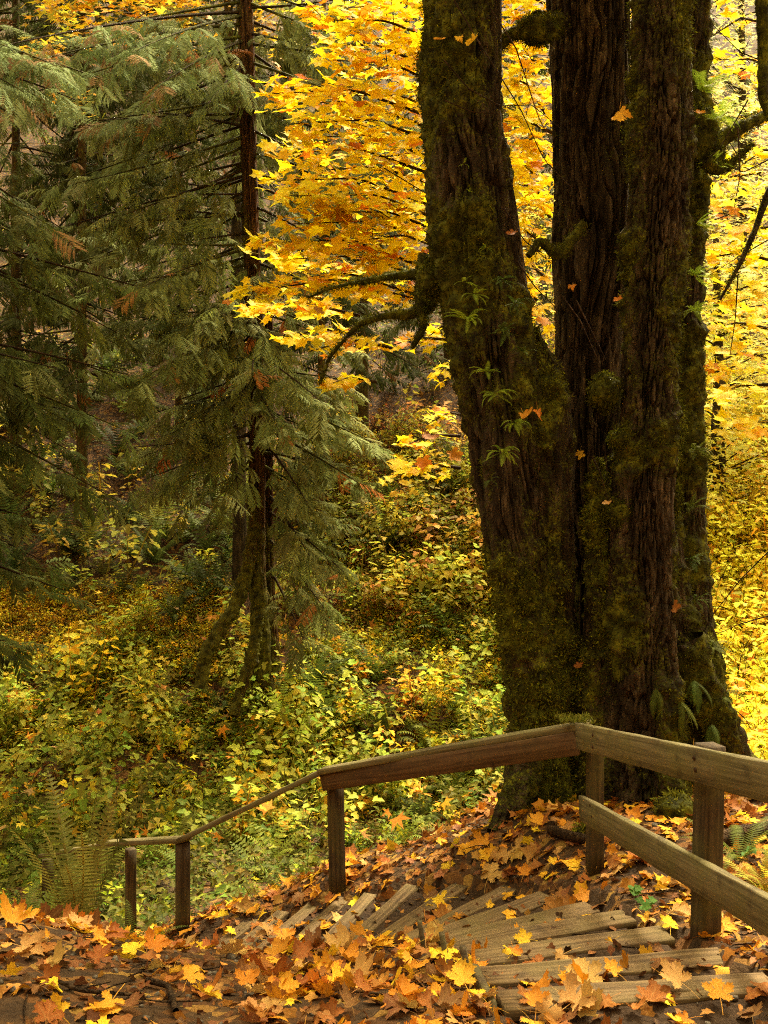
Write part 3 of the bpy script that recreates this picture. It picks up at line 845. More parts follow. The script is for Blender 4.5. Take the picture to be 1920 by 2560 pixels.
for k, pth in enumerate(limbs):
    d = 7.3 if k < 5 else 7.0
    path = [PX(a, b, d + 0.1 * math.sin(i + k)) for i, (a, b, c) in enumerate(pth)]
    rad = [c / F * d * (.68 if k < 3 else 1) for a, b, c in pth]
    P, r, s, th, D = tube_pts(path, rad, 14, 70)
    q = P[:, None, :] + D * r[:, None, None]
    dis = fbm(q * 12, 3, k) * 0.014 + 0.006
    V = (q + D * (dis * (1 if k != 7 else 0.3))[..., None]).reshape(-1, 3)
    mo = np.full(len(V), 0.75 if k not in (7,) else 0.3) + 0.3 * fbm(V * 6, 2, 3)
    o = link('branch', new_mesh('branch', rel(maple, V), tube_faces(14, 70), attrs={'moss': mo}, smooth=True), M_BARK, maple)
    r_ = moss_tufts(V, np.ones(len(V)), D.reshape(-1, 3), 1400 if k < 6 else 700, 0.015, MOSS_PAL, 0.3)
    link('moss', new_mesh('moss', rel(maple, r_[0]), r_[1], r_[2], r_[3]), M_MOSS, o, 'stuff')

# thin bare twigs of the maple crossing the stems
tw = []
for pts, d in [([(1135, 0), (1200, 110), (1300, 270), (1360, 400), (1430, 470)], 6.3), ([(1110, 150), (1170, 220), (1250, 265), (1330, 262), (1400, 320)], 6.4),
               ([(1110, 250), (1180, 280), (1250, 285)], 6.5), ([(1225, 20), (1290, 120), (1345, 290), (1385, 370)], 6.3), ([(1870, 250), (1840, 300), (1800, 370), (1755, 410)], 6.7),
               ([(1845, 320), (1850, 440), (1835, 520)], 6.6), ([(1845, 690), (1838, 800), (1825, 890)], 6.6), ([(1440, 750), (1500, 870), (1515, 900)], 6.5), ([(1405, 740), (1450, 800), (1500, 910)], 6.4),
               ([(1545, 780), (1530, 850), (1505, 905)], 6.4), ([(1290, 650), (1340, 720), (1390, 770)], 6.6), ([(1260, 520), (1310, 600), (1380, 660)], 6.6),
               ([(1480, 1140), (1500, 1180), (1520, 1250)], 6.5), ([(960, 420), (1060, 480), (1130, 530)], 7.5), ([(1900, 150), (1850, 130), (1780, 60)], 7.2), ([(1920, 400), (1860, 430), (1800, 410)], 7.0),
               ([(1920, 1380), (1850, 1450), (1780, 1540), (1750, 1600)], 7.3), ([(1920, 1540), (1850, 1560), (1760, 1600)], 7.4), ([(1920, 600), (1850, 640), (1770, 690)], 7.4)]:
    v_, q_ = tube([PX(a, b, d) for a, b in pts], np.linspace(0.006, 0.0025, len(pts)), 5, 20)
    tw.append((v_, q_))
for v_, q_ in tw:
    link('twig', new_mesh('twig', rel(maple, v_), q_, attrs={'moss': np.zeros(len(v_))}, smooth=True), M_TWIG, maple)

# crown overhead, out of frame: the leaves that shade the stems
nC = 1700
cp = np.stack([RNG.normal(1.6, 1.8, nC), RNG.normal(6.6, 1.5, nC), RNG.uniform(5.6, 11.5, nC)], 1)
lim = cp[:, 1] * 1320 / F                      # stay above the part of the tree the photograph shows
cp[:, 2] = np.maximum(cp[:, 2], lim + 0.1 + RNG.uniform(0, 2, nC))
for k in range(7):
    a = k * 0.9; top = mroot_loc + np.array((0, 0, 8.2))
    v_, q_ = tube([PX(1470 + 40 * (k - 3), -400, 7.2), top + np.array((math.cos(a) * 1.0, math.sin(a) * 1.0, 0.4)), top + np.array((math.cos(a) * 3, math.sin(a) * 2.6, 1.8))], [0.16, 0.09, 0.03], 8, 10)
    link('branch', new_mesh('branch', rel(maple, v_), q_, attrs={'moss': np.zeros(len(v_))}, smooth=True), M_BARK, maple)
M = basis(RNG.normal(size=(nC, 3)) * 0.5 + (0, 0, 1), rand_dirs(nC)) * RNG.uniform(0.2, 0.34, nC)[:, None, None]
YPAL = [(5, (0.95, 0.76, 0.012)), (4, (0.95, 0.83, 0.025)), (1.5, (0.93, 0.60, 0.012)), (0.5, (0.70, 0.27, 0.015)), (0.5, (0.70, 0.66, 0.05))]
r_ = replicate(MAPLE_FAR, RNG.integers(0, 8, nC), M, cp, pick(YPAL, nC))
link('crown', new_mesh('crown', rel(maple, r_[0]), r_[1], r_[2], r_[3]), M_YEL, maple, 'stuff')

# ================================================================== yellow maples behind
LEAF_MESH = []
for k in range(10):
    t = MAPLE_LO[k % 8]
    c = np.array(YPAL[[0, 0, 1, 2, 0, 1, 3, 4, 0, 2][k]][1])
    LEAF_MESH.append(new_mesh('maple_leaf_shape', t['V'], t['T'], c[None] * t['tint'], {'vein': t['vein']}))

def put_mat(o, M3, P, root):
    m = Matrix(((M3[0, 0], M3[0, 1], M3[0, 2], P[0]), (M3[1, 0], M3[1, 1], M3[1, 2], P[1]), (M3[2, 0], M3[2, 1], M3[2, 2], P[2]), (0, 0, 0, 1)))
    o.matrix_local = Matrix.Translation(-root.location) @ m

def foliage_tree(label, trunk, tiers, group=None, size=(0.08, 0.175), pal=YPAL, nparts=300, tilt=0.55, trunk_mat=None, name='yellow_maple', leafy=1.0, far=False):
    """tiers: (start px,py,d  tip px,py,d  leaves, half width m, thickness m)"""
    base = PX(*trunk[-1][:3])
    root = thing(name, base, label, 'tree', group)
    v_, q_ = tube([PX(*t[:3]) for t in trunk], [t[3] for t in trunk], 12, 40, 0.25, 5)
    link('trunk', new_mesh('trunk', rel(root, v_), q_, attrs={'moss': np.full(len(v_), 0.35)}, smooth=True), trunk_mat or M_BARK, root)
    Ps, Ns, Fs, Sz = [], [], [], []
    br = []
    for (a, b, n, hw, th) in tiers:
        A, B = PX(*a), PX(*b)
        n = int(n * leafy * random.uniform(.6, 1.05))
        mid = (A + B) / 2 + np.array((0, 0, 0.10 * np.linalg.norm(B - A)))
        v_, q_ = tube([A, mid, B], [0.022, 0.012, 0.004], 5, 14, 0.2, n)
        br.append((v_, q_))
        t = RNG.uniform(0.05, 1, n) ** 0.75
        C = (1 - t)[:, None] ** 2 * A + 2 * (t * (1 - t))[:, None] * mid + (t ** 2)[:, None] * B
        w = hw * (0.35 + 0.75 * np.sin(np.pi * np.clip(t * 0.85 + 0.1, 0, 1)))
        off = RNG.normal(size=(n, 3)) * np.array((0.55, 1, 0)) * w[:, None] * 0.55
        off[:, 2] = RNG.normal(size=n) * th - 0.10 * np.abs(off[:, 1])
        Ps.append(C + off)
        dirv = (B - A) / np.linalg.norm(B - A)
        f = dirv + RNG.normal(size=(n, 3)) * 0.6 + np.array((0, -0.35, -0.35))
        nn = RNG.normal(size=(n, 3)) * np.array((0.35, 0.3, 0.2)) + np.array((0, -tilt, 1.0))
        Fs.append(f); Ns.append(nn); Sz.append(RNG.uniform(size[0], size[1], n))
        # side twigs
        for j in range(max(2, n // 22)):
            tt = 0.2 + 0.8 * random.random(); c0 = (1 - tt) ** 2 * A + 2 * tt * (1 - tt) * mid + tt ** 2 * B
            e = c0 + np.array((random.uniform(-.4, .4), random.uniform(-1, .6), random.uniform(-.12, .2))) * hw * 1.2 + dirv * 0.2
            br.append(tube([c0, (c0 + e) / 2 + (0, 0, 0.03), e], [0.006, 0.004, 0.002], 4, 5))
    for v_, q_ in br:
        link('branch', new_mesh('branch', rel(root, v_), q_, attrs={'moss': np.full(len(v_), 0.2)}, smooth=True), M_TWIG, root)
    P = np.concatenate(Ps); M = basis(np.concatenate(Ns), np.concatenate(Fs)) * np.concatenate(Sz)[:, None, None]
    app = np.concatenate(Sz) / P[:, 1]
    order = np.argsort(-app)
    big = order[:nparts]; rest = order[nparts:]
    for i in big:
        o = link('leaf', LEAF_MESH[int(RNG.integers(0, 10))], M_YEL, root)
        put_mat(o, M[i], P[i], root)
    if len(rest):
        r_ = replicate(MAPLE_FAR if far else MAPLE_LO, RNG.integers(0, 8, len(rest)), M[rest], P[rest], pick(pal, len(rest)))
        link('foliage', new_mesh('foliage', rel(root, r_[0]), r_[1], r_[2], r_[3]), M_YEL, root, 'stuff')
    return root

D1 = 10.0
tiers = []
# left reaching layers (tips set the silhouette), the crown's dense body between them
for (tx, ty, sx, sy, n, hw, th) in [
    (780, -40, 1150, 60, 110, .55, .12), (770, 50, 1150, 130, 100, .5, .10), (785, 110, 1120, 190, 90, .5, .10), (820, 150, 1130, 230, 110, .55, .13),
    (660, 235, 1100, 300, 120, .42, .075), (690, 262, 1100, 330, 80, .4, .06), (720, 310, 1130, 370, 120, .5, .09), (730, 345, 1120, 410, 90, .45, .07),
    (690, 385, 1120, 450, 100, .42, .07), (745, 430, 1140, 480, 120, .5, .10), (660, 452, 1120, 530, 95, .40, .06), (720, 490, 1150, 570, 110, .45, .07),
    (800, 530, 1150, 600, 90, .45, .07), (715, 560, 1150, 640, 90, .4, .06), (630, 608, 1120, 690, 110, .40, .05), (680, 650, 1130, 720, 95, .42, .05),
    (590, 735, 1080, 760, 115, .38, .04), (610, 775, 900, 790, 75, .35, .04), (690, 700, 1050, 740, 70, .40, .05), (850, 240, 1150, 300, 90, .5, .13), (900, 400, 1200, 430, 90, .5, .13),
    (860, 20, 1200, 80, 100, .5, .16), (950, 150, 1200, 200, 80, .5, .16), (700, 850, 900, 835, 42, .28, .04), (770, 880, 980, 870, 40, .26, .04), (810, 965, 940, 955, 26, .2, .03),
    (1060, 850, 1160, 800, 20, .2, .05), (1090, 950, 1170, 870, 18, .16, .05), (880, 720, 1060, 700, 26, .3, .05), (850, 610, 1150, 640, 60, .35, .05), (930, 30, 1210, -40, 90, .5, .15),
    (980, 550, 1150, 530, 50, .35, .08), (1040, 720, 1150, 690, 22, .2, .05), (960, 870, 1130, 850, 18, .2, .04), (970, 1190, 1150, 1170, 34, .25, .06), (1000, 1120, 1150, 1090, 20, .2, .06), (1070, 1060, 1170, 1040, 14, .15, .05)]:
    tiers.append(((sx, sy, D1 + RNG.uniform(-.3, .6)), (tx, ty, D1 + RNG.uniform(-.9, .5)), n, hw, th))
foliage_tree('slender maple with layered bright yellow leaves reaching left from behind the mossy left stem',
             [(1250, -300, D1, .05), (1210, 300, D1, .07), (1250, 900, D1, .09), (1370, 1500, D1, .12), (1400, 2210, D1, .15)], tiers)
# the gap between left and middle stems
tiers = []
for i in range(18):
    y = -60 + i * 52
    tiers.append(((1350 + RNG.uniform(-30, 40), y + 30, 10.6 + RNG.uniform(-.4, .4)), (1285 + RNG.uniform(-25, 40), y, 10.3 + RNG.uniform(-.6, .6)), 58 if y < 520 else 26, .45, .14))
foliage_tree('orange yellow maple glowing in the gap between the left and middle stems',
             [(1420, -300, 10.8, .04), (1400, 500, 10.8, .07), (1410, 2200, 10.8, .09)], tiers, nparts=220,
             pal=[(5, (0.92, 0.68, 0.018)), (3, (0.94, 0.76, 0.03)), (2, (0.88, 0.54, 0.012)), (.7, (0.6, 0.5, 0.04))])
# right of the trunks
tiers = []
RPAL = [(5, (0.90, 0.74, 0.04)), (4, (0.80, 0.76, 0.08)), (1, (0.86, 0.44, 0.02)), (1, (0.6, 0.66, 0.09))]
for (tx, ty, sx, sy, n, hw) in [(1760, 20, 1960, -40, 30, .3), (1765, 100, 1930, 60, 26, .3), (1790, 150, 1960, 190, 22, .25), (1800, 620, 2000, 560, 40, .4), (1750, 500, 1900, 430, 40, .4), (1760, 560, 1960, 540, 50, .4),
    (1740, 650, 1960, 660, 50, .4), (1750, 760, 1980, 720, 50, .4), (1740, 830, 1960, 830, 46, .4), (1740, 930, 1960, 900, 46, .4), (1745, 1010, 1960, 960, 40, .4), (1830, 430, 1980, 380, 26, .3), (1850, 180, 1990, 150, 20, .3),
    (1740, 250, 1830, 300, 16, .2), (1850, 770, 1980, 780, 40, .4), (1800, 1080, 1980, 1060, 40, .4), (1820, 340, 1990, 300, 16, .25)]:
    tiers.append(((sx, sy, 9.6 + RNG.uniform(-.5, .8)), (tx, ty, 9.2 + RNG.uniform(-.8, 1.0)), n, hw, .09))
foliage_tree('young maple with sparse lemon yellow and orange leaves at the right edge of the view',
             [(2080, -300, 9.8, .03), (2040, 600, 9.8, .06), (2050, 1300, 9.8, .08), (2040, 2050, 9.8, .1)], tiers, size=(.09, .16), pal=RPAL, nparts=160, leafy=1.1)
# far crowns
tiers = []
for i in range(34):
    tx = RNG.uniform(20, 700); ty = RNG.uniform(-120, 110) if tx > 150 else RNG.uniform(-120, 60)
    tiers.append(((tx + 120, ty - 40, 17), (tx, ty, 16.5 + RNG.uniform(-1, 1)), 60, .8, .2))
for (tx, ty) in [(110, 130), (90, 150), (130, 240), (150, 270), (60, 120)]:
    tiers.append(((tx + 100, ty - 10, 18), (tx, ty, 17.6), 26, .3, .07))
foliage_tree('tall maple crown of greenish yellow leaves at the top left behind hanging cedar sprays',
             [(520, -500, 17.5, .08), (590, 200, 17.5, .1), (600, 1450, 17.5, .15)], tiers, size=(.13, .22), far=True, nparts=60,
             pal=[(4, (0.80, 0.52, 0.03)), (3, (0.62, 0.55, 0.04)), (2, (0.42, 0.48, 0.05)), (1, (0.8, 0.4, 0.02))])

# ================================================================== cedars
GPAL = [(4, (0.18, 0.21, 0.065)), (3, (0.13, 0.155, 0.04)), (2, (0.23, 0.27, 0.10)), (0.12, (0.38, 0.16, 0.04))]
GPAL_PALE = [(4, (0.18, 0.23, 0.10)), (3, (0.14, 0.19, 0.065)), (0.7, (0.22, 0.14, 0.06))]
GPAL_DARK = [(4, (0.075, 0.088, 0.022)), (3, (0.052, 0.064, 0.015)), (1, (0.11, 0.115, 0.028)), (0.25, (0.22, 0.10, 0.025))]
SPRAY_MESH = []
for k in range(14):
    t = CEDAR_HI[k % 7]; c = np.array(GPAL[[0, 0, 1, 1, 2, 2, 0][k % 7]][1]) if k != 13 else np.array((0.26, 0.14, 0.04))
    SPRAY_MESH.append(new_mesh('cedar_spray_shape', t['V'], t['T'], np.clip(c[None] * t['tint'], 0, 1), {'vein': t['vein']}))

def cedar_branch(A, B, droop, n, size, r0=0.03, spread=0.35):
    """returns branch tube and spray placements along it"""
    L = np.linalg.norm(B - A)
    mid = (A + B) / 2 + np.array((0, 0, -droop * L))
    t = np.linspace(0, 1, 7)[:, None]
    path = (1 - t) ** 2 * A + 2 * t * (1 - t) * mid + t ** 2 * B
    tb = tube(path, np.linspace(r0, 0.006, 7), 4, 8, 0.0, 3)
    s = RNG.uniform(0.28, 1.0, n)[:, None]
    C = (1 - s) ** 2 * A + 2 * s * (1 - s) * mid + s ** 2 * B
    ax = (B - A) / L
    side = np.cross(ax, (0, 0, 1)); side /= np.linalg.norm(side)
    sg = RNG.choice([-1, 1], n)[:, None]
    f = ax * RNG.uniform(0.2, 1.0, (n, 1)) + side * sg * RNG.uniform(0.1, 1.0, (n, 1)) + np.array((0, 0, -1)) * RNG.uniform(0.5, 2.2, (n, 1))
    C = C + side * sg * RNG.uniform(0, spread, (n, 1)) * (1.15 - s) + np.array((0, 0, -1)) * RNG.uniform(0, 0.12, (n, 1))
    nr = RNG.normal(size=(n, 3)) * 0.35 + np.array((0, -0.55, 0.8))
    return tb, C, basis(nr, f) * (size * RNG.uniform(0.6, 1.25, n))[:, None, None]

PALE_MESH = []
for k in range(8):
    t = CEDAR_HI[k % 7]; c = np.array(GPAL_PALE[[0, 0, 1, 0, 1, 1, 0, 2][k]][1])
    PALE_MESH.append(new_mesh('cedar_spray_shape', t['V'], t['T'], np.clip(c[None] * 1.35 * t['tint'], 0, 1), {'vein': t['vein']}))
def cedar(label, trunks, branches, pal, tmpl, nparts=0, size=0.5, dens=18, cat='tree', mat=None, name='cedar_tree', moss=0.3):
    base = PX(*trunks[0][-1][:3])
    root = thing(name, base, label, cat)
    for j, tr in enumerate(trunks):
        path = [(a, b, c2 / 1.0, d_) for (a, b, d_, c2) in tr]
        if nparts:
            V, Q, m, D = bark_tube(path, tr[0][2], 70, 260, (18, 0.5, 0.05), lambda pos, D, S, TH: 0.30 + 0.45 * fbm(pos * 1.7, 3, 33) + 0.42 * sstep(1.0, -1.8, pos[..., 2]) - 0.1 * D[..., 0], 31 + j)
            link('trunk', new_mesh('trunk', rel(root, V), Q, attrs={'moss': m}, smooth=True), M_CBARK, root)
        else:
            V, Q = tube([PX(a, b, d_) for (a, b, c2, d_) in path], [c2 / F * d_ for (a, b, c2, d_) in path], 10, 40, 0.1, j)
            link('trunk', new_mesh('trunk', rel(root, V), Q, attrs={'moss': np.full(len(V), moss)}, smooth=True), mat or M_CBARK, root)
    Ps, Ms = [], []
    for (A, B, droop, k) in branches:
        tb, C, M = cedar_branch(A, B, droop, int(dens * k), size)
        Ps.append(C); Ms.append(M)
        o = link('branch', new_mesh('branch', rel(root, tb[0]), tb[1], attrs={'moss': np.full(len(tb[0]), 0.5 + 0.2 * math.sin(len(Ps)))}, smooth=True), M_TWIG, root)
    P = np.concatenate(Ps); M = np.concatenate(Ms)
    order = np.argsort(P[:, 1] - 0.8 * np.linalg.norm(M[:, :, 1], axis=1))
    vis = (np.abs(P[order, 0] / P[order, 1]) < 0.45) & (np.abs(P[order, 2] / P[order, 1]) < 0.6)
    big = order[vis][:nparts]; bs = set(big.tolist()); rest = np.array([i for i in order if i not in bs])
    for i in big:
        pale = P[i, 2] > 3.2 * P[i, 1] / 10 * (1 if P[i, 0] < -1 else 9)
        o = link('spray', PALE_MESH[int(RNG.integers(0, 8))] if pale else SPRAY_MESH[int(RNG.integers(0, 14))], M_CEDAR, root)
        put_mat(o, M[i], P[i], root)
    T2 = tmpl + CEDAR_LO; nt_ = len(tmpl)
    wh = np.where(np.arange(len(rest)) < 600, RNG.integers(0, nt_, len(rest)), nt_ + RNG.integers(0, len(CEDAR_LO), len(rest)))
    if tmpl is CEDAR_LO: wh = RNG.integers(0, nt_, len(rest))
    r_ = replicate(T2, wh, M[rest], P[rest], pick(pal, len(rest), 0.2))
    link('foliage', new_mesh('foliage', rel(root, r_[0]), r_[1], r_[2], r_[3]), M_CEDAR, root, 'stuff')
    return root

def radial_branches(cx, y0, y1, d, n, L, droop=0.12, up=0.15, az=(0, 2 * math.pi), k=1.0, taper=True):
    out = []
    for i in range(n):
        f = (i + random.random()) / n
        A = PX(cx(y0 + (y1 - y0) * f) if callable(cx) else cx, y0 + (y1 - y0) * f, d)
        a = random.uniform(*az)
        l = L * random.uniform(0.4, 1.3) * ((0.55 + 0.45 * math.sin(math.pi * min(1, f + 0.25))) if taper else 1)
        B = A + np.array((math.cos(a) * l, math.sin(a) * l, -l * random.uniform(0.1, 0.6) + up * 0))
        out.append((A, B, droop * random.uniform(0.2, 1.3) - 0.05, k * l / L))
    return out

DC = 15.0
def ccx(y): return 615 + 0.028 * max(0, y)
br = radial_branches(ccx, 90, 1160, DC, 52, 2.9, 0.08, az=(math.pi * 0.85, math.pi * 1.27), k=1.1)
br += radial_branches(ccx, -220, 1190, DC, 44, 2.5, 0.08, az=(math.pi * 1.73, math.pi * 2.15), k=1.0)
br += radial_branches(ccx, 740, 940, DC, 9, 1.5, 0.08, az=(math.pi * 1.27, math.pi * 1.73), k=1.0)
br += radial_branches(ccx, -200, 900, DC, 20, 2.2, 0.08)
# long limbs to the left that carry pale hanging sprays in the upper left
for (ax_, ay, bx, by, bd, k) in [(608, 60, 20, 170, 11.6, 1.6), (612, 90, 180, 200, 12.2, 1.3), (610, 40, 330, 130, 12.0, 1.2), (615, 100, 400, 210, 12.6, 1.0), (606, 30, -60, 130, 11.4, 1.2), (612, 160, 520, 260, 13.4, .6),
                             (626, 620, 350, 720, 13.0, 1.0), (630, 700, 430, 850, 13.2, 1.0), (632, 820, 330, 960, 12.8, 1.2), (634, 960, 700, 1080, 13.0, .8), (634, 880, 820, 1020, 13.0, .9),
                             (675, 1280, 860, 1430, 14.0, .8), (675, 1350, 810, 1520, 14.0, .8), (675, 1180, 840, 1300, 14.4, .9), (675, 1000, 960, 1120, 14.6, 1.), (675, 1080, 900, 1210, 14.3, .9), (675, 1240, 780, 1400, 14.0, .8), (675, 1120, 770, 1260, 14.0, .8), (675, 1420, 760, 1600, 14.0, .6), (640, 1130, 560, 1240, 14.2, .35), (640, 1050, 470, 1150, 14.0, .6), (640, 960, 420, 1080, 13.8, .8)]:
    br.append((PX(ax_, ay, DC), PX(bx, by, bd), -0.04, k * 1.5))
trunkc = [(602, -420, DC, 17), (606, -200, DC, 18), (613, 0, DC, 19), (620, 300, DC, 20), (630, 600, DC, 21), (638, 900, DC, 21), (642, 1180, DC, 21), (642, 1380, DC, 20), (646, 1520, DC, 20), (652, 1650, DC, 24), (655, 1760, DC, 30)]
root2 = [(636, 1330, DC - .1, 10), (622, 1420, DC - .2, 14), (600, 1490, DC - .3, 14), (565, 1550, DC - .5, 13), (520, 1620, DC - .7, 14), (500, 1720, DC - .8, 16)]
rear = [(672, 700, DC + .5, 10), (671, 1000, DC + .4, 12), (670, 1300, DC + .3, 13), (674, 1500, DC + .3, 15), (684, 1680, DC + .2, 20)]
root3 = [(648, 1540, DC - .2, 9), (632, 1640, DC - .4, 12), (606, 1720, DC - .6, 13), (585, 1790, DC - .8, 10)]
cedar('red cedar with rusty trunk, mossy flared roots and drooping grey green sprays left of centre', [trunkc, root2, rear, root3], br, GPAL, CEDAR_HI, 300, 0.46, 21)
# pale near limb of another cedar, top left
br = []
for (ax_, ay, bx, by, bd) in [(-250, 60, 130, 160, 10.6), (-250, 110, 60, 230, 10.4), (-200, 90, 260, 200, 11), (-260, 130, 190, 250, 10.8), (-300, 160, 20, 280, 10.6)]:
    br.append((PX(ax_, ay, 12), PX(bx, by, bd), -0.06, 1.6))
br += radial_branches(-190, 330, 1650, 12.5, 64, 2.8, 0.06, az=(-math.pi * 0.65, math.pi * 0.25), k=1.2)
cedar('cedar beyond the left edge whose pale hanging sprays fill the upper left corner', [[(-180, -420, 12.5, 30), (-190, 600, 12.5, 40), (-200, 1750, 12.5, 56)]], br, [(3, (.10, .12, .032)), (2, (.135, .16, .045)), (1, (.07, .085, .022))], CEDAR_HI, 90, 0.45, 20)
# conifers up the slope
def up_slope(px, d, hw, y0, y1, n, L, lab, pal=GPAL_DARK, dens=20, lean=0, size=0.55, thin=14, moss=0.5):
    x = (px - 960) / F * d; zb = float(H(x, d)) - 0.3; pyb = 1280 - zb / d * F
    hw *= .7
    tr = [[(px + lean, y0 - 100, d, hw * 0.6), (px + lean * .5, (y0 + pyb) / 2, d, hw * 0.85), (px, pyb, d, hw * 1.25)]]
    b = radial_branches(lambda y: px + lean * (pyb - y) / (pyb - y0 + 100), y0, min(y1, pyb - 40), d, int(n * 1.1), L, 0.06)
    return cedar(lab, tr, b, pal, CEDAR_LO, 0, size, dens, moss=moss, name='conifer_tree')
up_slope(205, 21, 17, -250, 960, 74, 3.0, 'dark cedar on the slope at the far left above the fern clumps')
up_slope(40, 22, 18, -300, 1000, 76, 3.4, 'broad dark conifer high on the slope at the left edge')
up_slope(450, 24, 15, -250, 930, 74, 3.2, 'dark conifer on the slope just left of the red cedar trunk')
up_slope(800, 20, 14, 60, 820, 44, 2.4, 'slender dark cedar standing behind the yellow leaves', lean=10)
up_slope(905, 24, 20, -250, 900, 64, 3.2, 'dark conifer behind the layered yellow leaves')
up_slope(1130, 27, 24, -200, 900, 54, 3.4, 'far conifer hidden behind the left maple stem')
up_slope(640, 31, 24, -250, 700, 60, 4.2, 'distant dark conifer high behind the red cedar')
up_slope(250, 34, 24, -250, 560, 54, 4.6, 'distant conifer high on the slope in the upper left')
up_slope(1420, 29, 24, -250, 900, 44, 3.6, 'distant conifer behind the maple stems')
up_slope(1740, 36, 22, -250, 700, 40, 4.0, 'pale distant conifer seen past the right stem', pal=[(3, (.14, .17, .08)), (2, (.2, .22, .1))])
# far bright deciduous trees at the right
for (px, d, y0, y1, lab, pal) in [
    (1850, 27, -150, 700, 'far tree with pale yellow green leaves in the upper right corner', [(3, (.80, .80, .32)), (3, (.66, .70, .26)), (1, (.85, .75, .2))]),
    (1960, 22, 150, 1000, 'broad bright tree at the right edge with lime yellow leaves', [(3, (.84, .82, .22)), (2, (.7, .75, .2)), (.6, (.85, .6, .06))]),
    (1790, 19, 650, 1300, 'low yellow bush tree on the slope just right of the maple stems', [(3, (.86, .80, .13)), (2, (.72, .75, .16)), (.6, (.85, .5, .04))]),
    (1540, 24, -100, 900, 'yellow tree glimpsed behind the middle of the great maple', [(3, (.8, .5, .04)), (1, (.5, .5, .1))])]:
    x = (px - 960) / F * d; pyb = 1280 - (float(H(x, d)) - .2) / d * F
    tiers = []
    for i in range(46):
        ty = random.uniform(y0, y1); tx = px + random.gauss(0, 1) * 1.5 * F / d
        tiers.append(((px, ty + 60, d), (tx, ty, d + random.uniform(-2, 2)), 56, .9, .35))
    foliage_tree(lab, [(px, y0 - 60, d, .06), (px + 8, (y0 + pyb) / 2, d, .12), (px, pyb, d, .2)], tiers, size=(.10, .18), pal=pal, nparts=0, tilt=.4, leafy=1.15, far=True)

# ================================================================== undergrowth on the slopes
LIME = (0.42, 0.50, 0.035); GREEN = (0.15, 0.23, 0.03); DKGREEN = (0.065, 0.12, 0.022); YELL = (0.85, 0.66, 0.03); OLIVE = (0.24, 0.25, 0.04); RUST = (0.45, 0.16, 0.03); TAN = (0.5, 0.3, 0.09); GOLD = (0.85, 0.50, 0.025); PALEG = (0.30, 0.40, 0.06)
def undergrowth(name, n, reg, pal, tmpl, size, dmin=6.5, accept=None, up=1.0, jit=0.18, mat=None, zoff=0.0, flat=0.35, dmax=60, tonefreq=0.6, scale_d=0.0):
    x0, y0, x1, y1 = reg
    px = RNG.uniform(x0, x1, n); py = RNG.uniform(y0, y1, n)
    X, Y, ok = cast(px, py, dmin, dmax)
    ok &= Y < dmax * 0.98
    ok &= ~((np.abs(X - 0.3) < 1.1) & (Y < 6.9) & (X > -1.2))
    if accept is not None: ok &= accept(px, py, X, Y)
    X, Y, px, py = X[ok], Y[ok], px[ok], py[ok]; n = len(X)
    if n == 0: return
    Z = H(X, Y) - 0.02 + zoff * RNG.uniform(0.2, 1, n)
    sz = RNG.uniform(size[0], size[1], n) * RNG.uniform(.38, .85, n) * (1 + scale_d * (Y - 10))
    nr = RNG.normal(size=(n, 3)) * flat + np.array((0, -0.15, up))
    M = basis(nr, rand_dirs(n)) * sz[:, None, None]
    tone = fbm(np.stack([X, Y, Z], 1) * tonefreq, 3, 5)
    c = pick(pal, n, jit) * (1 + 0.7 * tone)[:, None]
    r_ = replicate(tmpl, RNG.integers(0, len(tmpl), n), M, np.stack([X, Y, Z], 1), np.clip(c, .004, 1))
    o = link(name, new_mesh(name, *r_), mat or M_GREEN)
    o['kind'] = 'stuff'
    return o
def clump(f=0.9, thr=-0.1, seed=3):
    return lambda px, py, X, Y: fbm(np.stack([X, Y, 0 * X], 1) * f, 3, seed) > thr
ML = MAPLE_FAR
undergrowth('fallen_leaves_on_slope', 10000, (-60, 700, 1300, 2150), [(4, (.30, .135, .035)), (2, (.42, .19, .04)), (1.2, (.72, .42, .04)), (.6, (.45, .27, .08)), (3, (.13, .06, .022))], ML, (.10, .21), 7.5, flat=.6, mat=M_LEAF, zoff=.04)
undergrowth('fallen_leaves_on_slope', 3500, (1560, 700, 2000, 2150), [(2, (.85, .45, .04)), (4, (.9, .68, .06)), (1, (.6, .25, .04)), (2, (.75, .68, .1))], ML, (.10, .2), 7.5, flat=.6, mat=M_LEAF, zoff=.3)
# left lower slope: green shrubs with yellow ones above
undergrowth('green_undergrowth', 4000, (-80, 1620, 900, 2130), [(3, GREEN), (3, PALEG), (2, LIME), (1, YELL), (1, OLIVE)], SPRIG_LOBED, (.32, .78), 8.0, clump(1.1, -.12))
undergrowth('green_undergrowth', 2600, (600, 1560, 1320, 2060), [(3, PALEG), (2, LIME), (2, GREEN), (1.5, YELL), (.7, GOLD)], SPRIG_LOBED, (.32, .75), 8.0, clump(1.1, -.12, 8))
undergrowth('yellow_undergrowth', 2600, (-80, 1470, 560, 1700), [(4, YELL), (2, LIME), (2, GOLD), (1, PALEG)], SPRIG_OVAL, (.4, .75), 12)
undergrowth('olive_undergrowth', 2295, (-80, 1560, 520, 1900), [(3, OLIVE), (2, GREEN), (1, YELL), (.6, TAN)], SPRIG_OVAL, (.3, .6), 11, clump(.9, -.1, 4))
undergrowth('green_undergrowth', 3213, (760, 1150, 1300, 1680), [(3, LIME), (3, PALEG), (2, YELL), (2, GREEN), (1, OLIVE)], SPRIG_OVAL, (.35, .8), 11, clump(.7, -.25, 6), scale_d=.02)
